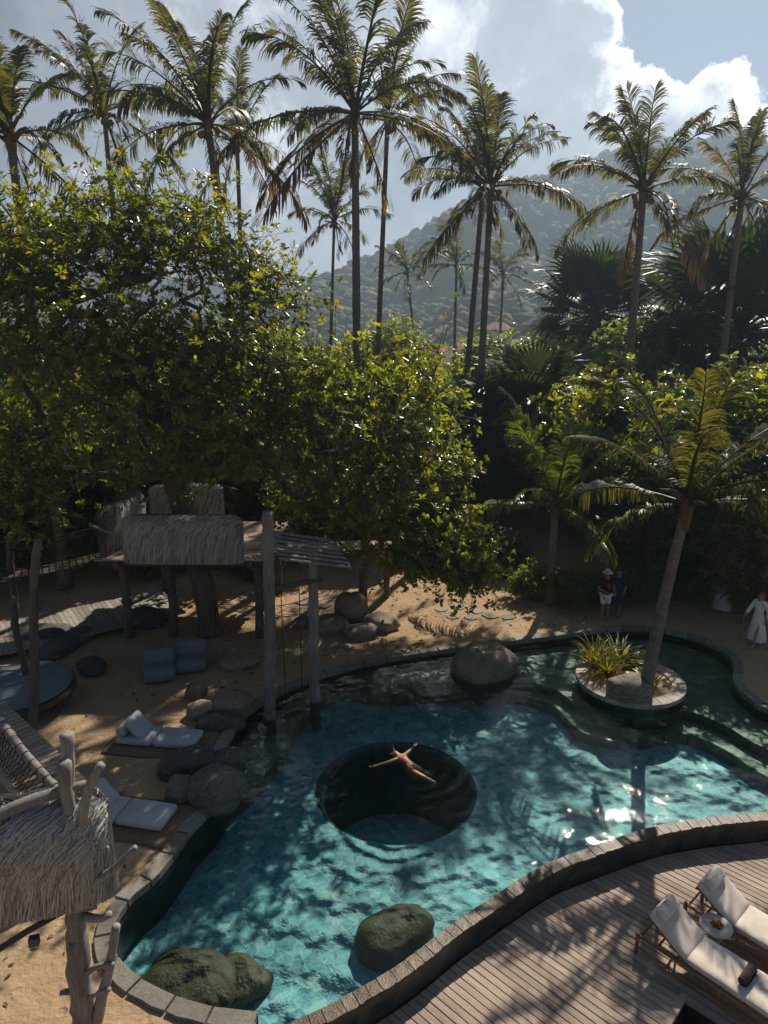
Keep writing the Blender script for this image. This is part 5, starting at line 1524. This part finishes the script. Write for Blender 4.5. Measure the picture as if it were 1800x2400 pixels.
for k in range(7):
    o_ = nv * (-.35 + k * .2) + Vector((0, 0, .06 * k))
    m = MB(); M = dv.to_track_quat('X', 'Z').to_matrix().to_4x4(); m.box((0, 0, 0), (dv.length + .25, .235, .03), 0, Matrix.Identity(4)); o = m.build('roof_plank', MAT['drift'], sw, bevel=.005, seg=1)
    o.location = (ra + rb) / 2 + o_; o.rotation_euler = M.to_euler()
MB().tube([ra + Vector((0, 0, -.05)), rb + Vector((0, 0, -.05))], .05, 6).build('roof_beam', MAT['drift_dark'], sw)
seat_c = (P1 + P2) / 2 + Vector((.05, -.0, .12)); ax = (P2 - P1).normalized()
for px_, f in ((664, -.24), (700, .24)):
    tpt = c1.lerp(c2, .5) + (c2 - c1).normalized() * f * 1.0; e = seat_c + ax * f
    MB().tube([tpt, tpt.lerp(e, .5), e], .013, 6).build('rope', MAT['rope'], sw)
m = MB(); m.box(tuple(seat_c), (.62, .22, .04), math.atan2(ax.y, ax.x)); m.build('seat', MAT['drift_dark'], sw, bevel=.006, seg=1)

# ------------------------------------------------------------------ hammock
hm = thing('rope_hammock', 'pale net hammock strung between the huge trunk and the tall boulder', 'hammock', (0, 0, 0))
A_, B_ = Vector((-5.2, 19.75, 1.15)), Vector((-.85, 21.6, 1.35))
K = 26; M_ = 9; rows = []
for j in range(M_):
    s = (j / (M_ - 1) - .5); rowp = []
    for i in range(K + 1):
        t = i / K; p = A_.lerp(B_, t); wdt = 1.0 * math.sin(math.pi * t) ** .5
        p = p + Vector((.39, -.92, 0)) * s * wdt + Vector((0, 0, -.75 * math.sin(math.pi * t) + .5 * s * s * wdt)); rowp.append(p)
    rows.append(rowp)
net = MB()
for j in range(M_ - 1):
    for i in range(K):
        a, b = (rows[j][i], rows[j + 1][i + 1]) if (i + j) % 2 == 0 else (rows[j + 1][i], rows[j][i + 1])
        net.tube([a, b], .008, 3, False)
net.build('net', MAT['rope_pale'], hm)['kind'] = 'stuff'
for j in (0, M_ - 1): MB().tube(rows[j], .016, 5).build('edge_rope', MAT['rope_pale'], hm)

# ------------------------------------------------------------------ posts and boardwalk on the left
bw = bpy.data.objects.new('boardwalk', None); COL.objects.link(bw); tag(bw, 'pale plank boardwalk curving in from the left edge', None, None, 'structure')
for k in range(60):
    t = k / 59; p = Vector((-14.8, 17.0, ZS + .22)).lerp(Vector((-7.4, 22.2, ZS + .22)), t)
    MB().box((0, 0, 0), (.14, 2.6, .04)).build('plank', MAT['paver'], bw)
    o = bw.children[-1]; o.location = p; o.rotation_euler = (0, 0, math.atan2(5.2, 7.4))
for i, (a, b, y, r_, lab) in enumerate([((88, 1265), (72, 1715), 13.9, .10, 'tall crooked post standing before the round daybed'), ((30, 1400), (58, 1600), 16.0, .08, 'leaning pole left of the tall crooked post'), ((24, 1250), (28, 1345), 20.0, .11, 'short post by the rope walkway at the left edge')]):
    A, B_ = AT(*a, y), AT(*b, y); d = (B_ - A); t = (A.z - ZS + .1) / max(.1, A.z - B_.z); E = A + d * t
    m = MB(); log(m, [E, E.lerp(A, .35) + Vector((.05, 0, 0)), E.lerp(A, .7) + Vector((-.04, 0, 0)), A], [r_ * 1.15, r_, r_ * .95, r_ * .85], 9)
    o = thing('wooden_post', lab, 'post', E); m.build('shaft', MAT['drift_dark'], o, smooth=True, off=E)
    if i == 0: log(MB(), [A.lerp(E, .35), A.lerp(E, .28) + Vector((.25, 0, .2))], [.04, .03], 6).build('branch_stub', MAT['drift_dark'], o, smooth=True, off=E)

# ------------------------------------------------------------------ shrubs at ground level
def put_shrub(px, py, s, lab, rz, group=None, kind='shrub', z=ZS):
    p = G(px, py, z); plant_tree(PR[kind], 'shrub', lab, 'shrub', (p.x, p.y, ZS - .05), rz, s, group)
for i, (px, py, s, lab) in enumerate([(1250, 1400, .75, 'small sprawling shrub left of the young palm foot'), (1330, 1415, .8, 'dark low shrub right of the young palm foot'), (1375, 1412, .75, 'low shrub just left of the two standing people'), (1490, 1405, .95, 'round shrub just right of the two standing people'),
                                      (1185, 1340, .9, 'bush at the edge of the sandy path'), (1790, 1430, 1.15, 'bush at the right edge behind the woman in white'), (1590, 1395, .9, 'dark bush behind the curved palm trunk'), (1420, 1420, .6, 'low plant behind the two standing people'),
                                      (1135, 1330, 1.0, 'bush under the low hanging branch'), (590, 1350, .9, 'bush under the tree house near the swing'), (460, 1330, 1.1, 'dark bush under the tree house parapet'), (350, 1345, 1.0, 'dark bush below the left of the tree house'), (650, 1260, 1.3, 'bush behind the swing roof'),
                                      (1640, 1350, 1.1, 'bush behind the woman in the long skirt'), (1545, 1345, 1.1, 'bush left of the woman in the long skirt')]):
    put_shrub(px, py, s, lab, i * 1.3)
for i, (nth, px, py, Y) in enumerate(ranked([(-60, 1120, 24), (40, 1130, 25), (130, 1110, 27), (220, 1120, 27), (330, 1130, 28), (480, 1100, 29), (600, 1110, 28), (700, 1120, 28), (800, 1130, 29), (560, 1010, 32), (260, 1010, 32), (900, 1090, 29)])):
    put_tree(['dark', 'bright', 'round'][i % 3], px, py, Y, 0, 'shaded understorey tree behind the tree house, ' + nth + ' from the left', 'understorey_tree', group='understorey trees behind the tree house', rz=i * 1.1, sx=1.25)

# ------------------------------------------------------------------ village below the hill
MAT['render'] = mat_plain('pale_render', (.55, .50, .44), .9, .1, 3, .1); MAT['tiles'] = mat_plain('clay_roof', (.36, .13, .07), .85, .4, 5, .25); MAT['tiles_brown'] = mat_plain('brown_roof', (.22, .12, .08), .85, .4, 5, .25)
MAT['pane'] = mat_plain('dark_glass', (.03, .035, .04), .15, 0, 5, .1)
def house(lab, px, py, Y, w, d, h, rf, hip, roof, rz, nwin):
    p = AT(px, py, Y); base = min(p.z - h - rf, ZS)
    o = thing('house', lab, 'house', (p.x, Y, 0), rz)
    z1 = p.z - rf; z0 = max(z1 - h - 6, -1)
    MB().box((0, 0, (z0 + z1) / 2), (w, d, z1 - z0)).build('wall', MAT['render'], o)
    m = MB(); e = .5; W, D = w / 2 + e, d / 2 + e; k = w / 2 - hip
    m.add([(-W, -D, z1), (W, -D, z1), (W, D, z1), (-W, D, z1), (-k, 0, z1 + rf), (k, 0, z1 + rf)], [(0, 1, 5, 4), (1, 2, 5), (2, 3, 4, 5), (3, 0, 4), (3, 2, 1, 0)]); r_ = m.build('roof', roof, o)
    MB().box((k * .4, .6, z1 + rf), (.6, .6, 1.2)).build('chimney', MAT['render'], r_)
    for i in range(nwin):
        x = -w / 2 + w * (i + .5) / nwin
        f = MB().box((x, -d / 2 - .04, z1 - 1.4), (1.15, .12, 1.4)).build('window', MAT['render'], o)
        MB().box((x, -d / 2 - .09, z1 - 1.4), (.95, .08, 1.2)).build('pane', MAT['pane'], f)
house('house with red tiled roof in the gap below the hill', 1110, 795, 150, 9, 8, 3.5, 2.2, 2.5, MAT['tiles'], .2, 4)
house('pale house with brown gable roof beside the red-roofed one', 1062, 822, 140, 7, 7, 3.5, 2.4, 2.0, MAT['tiles_brown'], -.15, 3)
house('long low house with clay roof left of the twin trunks', 1030, 812, 165, 10, 7, 3, 2.0, 3.0, MAT['tiles'], .1, 4)
house('small white house higher on the slope behind the twin trunks', 1168, 755, 200, 7, 7, 6, 2.2, 2.0, MAT['tiles_brown'], -.3, 2)
house('pale house with grey roof left of the round fan palm', 1215, 795, 170, 8, 7, 3.5, 2.2, 2.5, MAT['tiles_brown'], .35, 3)

# ------------------------------------------------------------------ fallen leaves on the sand
def leaf_litter():
    rng = np.random.default_rng(44); P = []
    while len(P) < 1500:
        x, y = rng.uniform(-12, 13), rng.uniform(6, 27)
        if inside(POOL_NP, np.array([x]), np.array([y]))[0] or (x > -2 and y < 13): continue
        if noise.noise((x * .5, y * .5, 1.7)) + .25 < rng.random() * .7 and y < 18: continue
        dd = np.min((POOL_NP[:, 0] - x) ** 2 + (POOL_NP[:, 1] - y) ** 2)
        if dd < .45 ** 2: continue
        P.append((x, y, sand_height(x, y) + .018))
    P = np.array(P); n = len(P); a = rng.uniform(0, 6.28, n)
    d = np.stack([np.cos(a), np.sin(a), rng.normal(size=n) * .12], 1); d /= np.linalg.norm(d, axis=1, keepdims=True)
    V, F = leaf_quads(P, d, np.array([0, 0, 1.]) + rng.normal(size=(n, 3)) * .25, rng.uniform(.07, .17, n), .55)
    tag(link_mesh('leaf_litter', np_mesh('leaf_litter', V, F, MAT['frond_dead'])), 'dry brown leaves scattered over the sand', 'leaves', None, 'stuff')
leaf_litter()

# ------------------------------------------------------------------ people
MAT['skin'] = mat_plain('skin', (.40, .19, .09), .5, 0, 8, .08, **{'Subsurface Weight': .1})
MAT['skin_tan'] = mat_plain('skin_tan', (.30, .15, .085), .5, 0, 8, .08)
MAT['hair_dark'] = mat_plain('dark_hair', (.02, .013, .01), .5, .5, 70, .3); MAT['hair_auburn'] = mat_plain('auburn_hair', (.16, .06, .025), .55, .5, 70, .3)
MAT['black_cloth'] = mat_fabric('black_cotton', (.012, .012, .013)); MAT['white_cloth'] = mat_fabric('white_cotton', (.72, .72, .74)); MAT['slate_cloth'] = mat_fabric('slate_cotton', (.035, .042, .055))
MAT['pale_cloth'] = mat_fabric('pale_linen', (.38, .42, .42)); MAT['swimsuit'] = mat_plain('rust_swimsuit', (.36, .085, .045), .5, 0, 20, .1); MAT['straw'] = mat_plain('straw_hat', (.50, .46, .36), .9, .4, 60, .2); MAT['print_red'] = mat_plain('red_print', (.35, .05, .03), .8)
MAT['eye'] = mat_plain('eye_dark', (.02, .015, .012), .3); MAT['lip'] = mat_plain('lips', (.35, .09, .07), .5)

def skin(name, J, E, mat, parent, root=None, sub=2, keep=None):
    """one continuous surface grown round a skeleton; J: joint -> (position, radius)"""
    ids = list(J) if keep is None else keep
    idx = {k: i for i, k in enumerate(ids)}
    me = bpy.data.meshes.new(name)
    me.from_pydata([tuple(J[k][0]) for k in ids], [(idx[a], idx[b]) for a, b in E if a in idx and b in idx], [])
    o = bpy.data.objects.new(name, me); COL.objects.link(o)
    md = o.modifiers.new('skin', 'SKIN'); md.use_smooth_shade = True
    for k in ids:
        r = J[k][1]; v = me.skin_vertices[0].data[idx[k]]; v.radius = r if hasattr(r, '__len__') else (r, r)
        v.use_root = (k == (root or ids[0]))
    s = o.modifiers.new('sub', 'SUBSURF'); s.levels = sub; s.render_levels = sub
    dg = bpy.context.evaluated_depsgraph_get()
    m2 = bpy.data.meshes.new_from_object(o.evaluated_get(dg)); m2.name = name
    COL.objects.unlink(o); bpy.data.objects.remove(o)
    m2.materials.clear(); m2.materials.append(mat)
    m2.polygons.foreach_set('use_smooth', [True] * len(m2.polygons))
    return link_mesh(name, m2, parent)

BODY_E = [('pelvis', 'waist'), ('waist', 'chest'), ('chest', 'neck0'), ('neck0', 'neck'), ('neck', 'head'), ('head', 'crown')]
for s in 'LR':
    BODY_E += [('neck0', 'sh' + s), ('sh' + s, 'el' + s), ('el' + s, 'wr' + s), ('wr' + s, 'pm' + s), ('pelvis', 'hp' + s), ('hp' + s, 'kn' + s), ('kn' + s, 'an' + s), ('an' + s, 'to' + s)]
    for f in 'tirml': BODY_E += [('pm' + s if f != 't' else 'wr' + s, f + '1' + s), (f + '1' + s, f + '2' + s)]

def hand(J, s, wrist, palm_dir, side, curl):
    """palm and five bent fingers of unequal length"""
    w = Vector(wrist); d = Vector(palm_dir).normalized(); sd = Vector(side).normalized(); c = Vector(curl).normalized()
    J['pm' + s] = (w + d * .075, (.034, .020))
    for f, off, ln in (('i', .027, .072), ('r', -.009, .075), ('m', .009, .082), ('l', -.027, .058)):
        b = w + d * .095 + sd * off; J[f + '1' + s] = (b + d * ln * .5 + c * .008, .0095); J[f + '2' + s] = (b + d * ln * .85 + c * ln * .45, .008)
    J['t1' + s] = (w + d * .05 + sd * .045, .0105); J['t2' + s] = (w + d * .085 + sd * .062 + c * .015, .009)

def standing(h=1.0, stride=0.0, arms=((.25, -.02, 1.12, .23, -.10, .90), (-.25, -.02, 1.12, -.23, -.10, .90)), twist=0.0):
    J = {'pelvis': ((0, 0, .95), (.125, .105)), 'waist': ((0, 0, 1.08), (.115, .09)), 'chest': ((0, .0, 1.27), (.14, .105)), 'neck0': ((0, .01, 1.42), (.075, .07)), 'neck': ((0, 0, 1.49), .052), 'head': ((0, -.015, 1.575), (.075, .088)), 'crown': ((0, -.005, 1.655), (.068, .078))}
    for s, x, a in (('L', 1, arms[0]), ('R', -1, arms[1])):
        J['sh' + s] = ((x * .175, .01, 1.385), .056); J['el' + s] = ((a[0], a[1], a[2]), .041); J['wr' + s] = ((a[3], a[4], a[5]), .028)
        w, e = Vector(J['wr' + s][0]), Vector(J['el' + s][0])
        hand(J, s, w, w - e, (0, -1, 0) if abs((w - e).normalized().y) < .8 else (x, 0, 0), (-x, 0, -.2))
        st = stride * x
        J['hp' + s] = ((x * .088, 0, .88), .085); J['kn' + s] = ((x * .095, -.03 - st * .5, .49), .057); J['an' + s] = ((x * .10, .02 - st, .09), .038); J['to' + s] = ((x * .115, -.13 - st, .035), .034)
    return {k: (Vector(p) * h, tuple(q * h for q in r) if hasattr(r, '__len__') else r * h) for k, (p, r) in J.items()}

def face(t, J, hairmat, long=False):
    hc = Vector(J['head'][0]) * .5 + Vector(J['crown'][0]) * .5
    m = MB()
    for x in (-.03, .03): m.lathe([(.002, -.009), (.010, 0), (.002, .009)], 8, hc + Vector((x, -.088, -.012)))
    m.build('eyes', MAT['eye'], t, smooth=True)
    MB().tube([hc + Vector((0, -.088, .0)), hc + Vector((0, -.110, -.038)), hc + Vector((0, -.092, -.046))], [.007, .013, .008], 6).build('nose', MAT['skin_tan'], t, smooth=True)
    MB().tube([hc + Vector((-.022, -.086, -.072)), hc + Vector((0, -.094, -.071)), hc + Vector((.022, -.086, -.072))], [.004, .007, .004], 6).build('mouth', MAT['lip'], t, smooth=True)
    for x in (-1, 1): MB().lathe([(.003, -.028), (.014, -.01), (.016, .012), (.004, .028)], 6, hc + Vector((x * .083, .0, -.02))).build('ear', MAT['skin_tan'], t, smooth=True)
    bm = bmesh.new(); bmesh.ops.create_icosphere(bm, subdivisions=3, radius=1.0)
    for v in bm.verts:
        c = v.co.copy(); n = 1 + .07 * noise.noise(c * 4)
        z = c.z * .098
        v.co = hc + Vector((c.x * .090 * n, c.y * .100 * n + .016, z + .022))
        if c.y < -.25 and c.z < .45: v.co.y += .07
        if c.z < -.3: v.co.z += (.05 if not long else -.30 * min(1, (-c.z - .3) * 1.8)); v.co.y += (.015 if not long else .03)
    me = bpy.data.meshes.new('hair'); bm.to_mesh(me); bm.free(); me.polygons.foreach_set('use_smooth', [True] * len(me.polygons)); me.materials.append(hairmat)
    link_mesh('hair', me, t)

def grown(J, add, only): return {k: (J[k][0], tuple(r + add for r in J[k][1]) if hasattr(J[k][1], '__len__') else J[k][1] + add) for k in only}

def skirt(t, name, mat, z0, z1, r0, r1, J0=(0, 0), folds=11, seed=1, amp=.05, top=None):
    prof = top or []; V = []; F = []; n = 44; K = 12
    for i in range(K + 1):
        f = i / K; z = z0 + (z1 - z0) * f; r = r0 + (r1 - r0) * f ** .8
        for j in range(n):
            a = 2 * math.pi * j / n; rr2 = r * (1 + amp * f * math.sin(a * folds + seed) + .03 * f * math.sin(a * 5 + i * .4))
            V.append((J0[0] * f + rr2 * math.cos(a), J0[1] * f + rr2 * .82 * math.sin(a), z + .012 * f * math.sin(a * 3)))
    F = [(i * n + j, i * n + (j + 1) % n, (i + 1) * n + (j + 1) % n, (i + 1) * n + j) for i in range(K) for j in range(n)]
    m = MB(); m.add(V, F); return m.build(name, mat, t, smooth=True)

TORSO = ['pelvis', 'waist', 'chest', 'neck0', 'shL', 'shR', 'elL', 'elR']
# man in black shirt and white shorts
p = G(1415, 1455, ZS); t = thing('person', 'person in straw hat, black printed shirt and white shorts on the sand behind the pool', 'person', (p.x, p.y, sand_height(p.x, p.y)), R(12), 'people standing behind the pool')
J = standing(1.02, 0, ((.27, .02, 1.13, .20, -.17, 1.02), (-.27, .02, 1.13, -.15, -.20, 1.08)))
skin('body', J, BODY_E, MAT['skin_tan'], t, 'pelvis'); face(t, J, MAT['hair_dark'])
D = grown(J, .022, TORSO); D['elL'] = (Vector(J['shL'][0]).lerp(Vector(J['elL'][0]), .7), .062); D['elR'] = (Vector(J['shR'][0]).lerp(Vector(J['elR'][0]), .7), .062)
D['hem'] = (Vector((0, 0, .86)), (.155, .125)); skin('shirt', D, BODY_E + [('pelvis', 'hem')], MAT['black_cloth'], t, 'pelvis')
D = grown(J, .028, ['pelvis', 'hpL', 'hpR', 'knL', 'knR']); D['knL'] = (Vector(J['hpL'][0]).lerp(Vector(J['knL'][0]), .8), .088); D['knR'] = (Vector(J['hpR'][0]).lerp(Vector(J['knR'][0]), .8), .088)
skin('shorts', D, BODY_E, MAT['white_cloth'], t, 'pelvis')
hc = Vector(J['crown'][0]); MB().lathe([(.17, -.005), (.165, .01), (.10, .02), (.098, .08), (.07, .12), (.01, .13)], 24, hc).build('hat', MAT['straw'], t, smooth=True)
m = MB(); m.box((-.015, -.148, 1.30), (.14, .012, .07)); m.box((.035, -.146, 1.20), (.10, .012, .05)); m.build('shirt_print', MAT['print_red'], t, bevel=.003, seg=1)
# companion in a dark tunic
p = G(1442, 1446, ZS); t = thing('person', 'person in long dark slate tunic beside the one in white shorts', 'person', (p.x, p.y, sand_height(p.x, p.y)), R(-20), 'people standing behind the pool')
J = standing(1.0, 0.0, ((.25, .02, 1.12, .20, -.14, .96), (-.25, .02, 1.12, -.24, -.06, .90)))
skin('body', J, BODY_E, MAT['skin_tan'], t, 'pelvis'); face(t, J, MAT['hair_dark'])
skin('tunic_top', grown(J, .024, TORSO), BODY_E, MAT['slate_cloth'], t, 'pelvis'); skirt(t, 'tunic_skirt', MAT['slate_cloth'], 1.06, .50, .145, .235, folds=7, seed=2)
# woman in the long pale skirt, in the shade
p = G(1690, 1432, ZS); t = thing('person', 'person in dark top and long pale skirt in the shade under the trees', 'person', (p.x, p.y, sand_height(p.x, p.y)), R(-40))
J = standing(.97, 0.05); skin('body', J, BODY_E, MAT['skin_tan'], t, 'pelvis'); face(t, J, MAT['hair_dark'], True)
skin('top', grown(J, .018, TORSO), BODY_E, MAT['black_cloth'], t, 'pelvis'); skirt(t, 'skirt', MAT['pale_cloth'], 1.06, .12, .135, .31, folds=12, seed=4)
# woman in white walking along the right edge
p = G(1768, 1514, ZS); t = thing('person', 'person with auburn hair in a long white dress walking along the right pool edge', 'person', (p.x, p.y, sand_height(p.x, p.y)), R(-70))
J = standing(1.0, .17, ((.25, .10, 1.12, .24, .06, .90), (-.24, -.12, 1.13, -.20, -.30, 1.0)))
skin('body', J, BODY_E, MAT['skin'], t, 'pelvis'); face(t, J, MAT['hair_auburn'], True)
D = grown(J, .022, TORSO + ['wrL', 'wrR']); D['wrL'] = (Vector(J['elL'][0]).lerp(Vector(J['wrL'][0]), .8), .06); D['wrR'] = (Vector(J['elR'][0]).lerp(Vector(J['wrR'][0]), .8), .06)
skin('dress_top', D, BODY_E, MAT['white_cloth'], t, 'pelvis'); skirt(t, 'dress_skirt', MAT['white_cloth'], 1.08, .20, .135, .27, (0, .04), folds=9, seed=6, amp=.09)
# swimmer floating on her back
W = lambda px, py, z: G(px, py, z)
J = {}
J['pelvis'] = (W(967, 1799, -.05), (.115, .10)); J['waist'] = (W(957, 1787.5, -.02), (.095, .085)); J['chest'] = (W(946.5, 1778, .01), (.115, .10)); J['neck0'] = (W(938.5, 1772, .0), (.07, .06)); J['neck'] = (W(933.5, 1768.5, .0), .048); J['head'] = (W(927, 1764.5, .02), (.078, .08)); J['crown'] = (W(921, 1761, .01), (.07, .07))
J['shR'] = (W(947, 1768, .0), .05); J['elR'] = (W(959.5, 1756, -.01), .038); J['wrR'] = (W(971, 1745.5, .0), .027)
J['shL'] = (W(927.5, 1777.5, .0), .05); J['elL'] = (W(904, 1785, -.01), .038); J['wrL'] = (W(880, 1791, .0), .027)
for s in 'LR':
    w, e = J['wr' + s][0], J['el' + s][0]; d = (w - e).normalized(); hand(J, s, w, d, Vector((0, 0, 1)).cross(d), (0, 0, 1))
J['hpL'] = (W(960.5, 1802.5, -.05), .08); J['knL'] = (W(986, 1814.5, .0), .056); J['anL'] = (W(1010, 1826, -.01), .038); J['toL'] = (W(1020, 1830, .06), .03)
J['hpR'] = (W(975, 1796.5, -.07), .08); J['knR'] = (W(992, 1806, -.14), .056); J['anR'] = (W(1006, 1812, -.45), .038); J['toR'] = (W(1012, 1815, -.52), .03)
J = {k: (p, tuple(q * 1.12 for q in r) if hasattr(r, '__len__') else r * (1.15 if r > .015 else 1.0)) for k, (p, r) in J.items()}
base = J['pelvis'][0].copy(); J = {k: (p - base, r) for k, (p, r) in J.items()}
t = thing('swimmer', 'person in rust swimsuit floating on her back with arms spread in the pool', 'person', base + Vector((0, 0, -.045)))
skin('body', J, BODY_E, MAT['skin'], t, 'pelvis')
D = grown(J, .010, ['pelvis', 'waist', 'chest']); D['bust'] = (J['chest'][0].lerp(J['neck0'][0], .35), (.118, .10)); D['strapL'] = (J['shL'][0].lerp(J['neck0'][0], .45) + Vector((0, 0, .02)), .04); D['strapR'] = (J['shR'][0].lerp(J['neck0'][0], .45) + Vector((0, 0, .02)), .04)
skin('swimsuit', D, [('pelvis', 'waist'), ('waist', 'chest'), ('chest', 'bust'), ('bust', 'strapL'), ('bust', 'strapR')], MAT['swimsuit'], t, 'waist')
hc = J['head'][0].lerp(J['crown'][0], .4); ax = (J['crown'][0] - J['neck'][0]).normalized(); upv = Vector((0, -.3, .95)).normalized(); sd = ax.cross(upv).normalized(); upv = sd.cross(ax)
m = MB()
for s in (-1, 1): m.lathe([(.002, -.01), (.011, 0), (.002, .01)], 8, hc + upv * .075 + sd * .03 * s + ax * .01)
m.build('eyes', MAT['eye'], t, smooth=True)
MB().tube([hc + upv * .078 + ax * .0, hc + upv * .10 - ax * .035, hc + upv * .08 - ax * .042], [.007, .013, .008], 6).build('nose', MAT['skin'], t, smooth=True)
MB().tube([hc + upv * .074 - ax * .07 - sd * .02, hc + upv * .082 - ax * .07, hc + upv * .074 - ax * .07 + sd * .02], [.004, .007, .004], 6).build('mouth', MAT['lip'], t, smooth=True)
m = MB(); rng = random.Random(3)
for k in range(60):
    a = rng.uniform(-2.2, 2.2); b = hc + ax * .05 + (sd * math.sin(a) * .075 - upv * math.cos(a) * .05)
    e = b + (ax * rng.uniform(.6, 1.2) + sd * math.sin(a) * rng.uniform(.2, .9)) * .13 - upv * .03
    m.tube([b - ax * .03, b + ax * .03 - upv * .01, e], [.016, .014, .004], 5)
m.build('hair', MAT['hair_dark'], t, smooth=True)
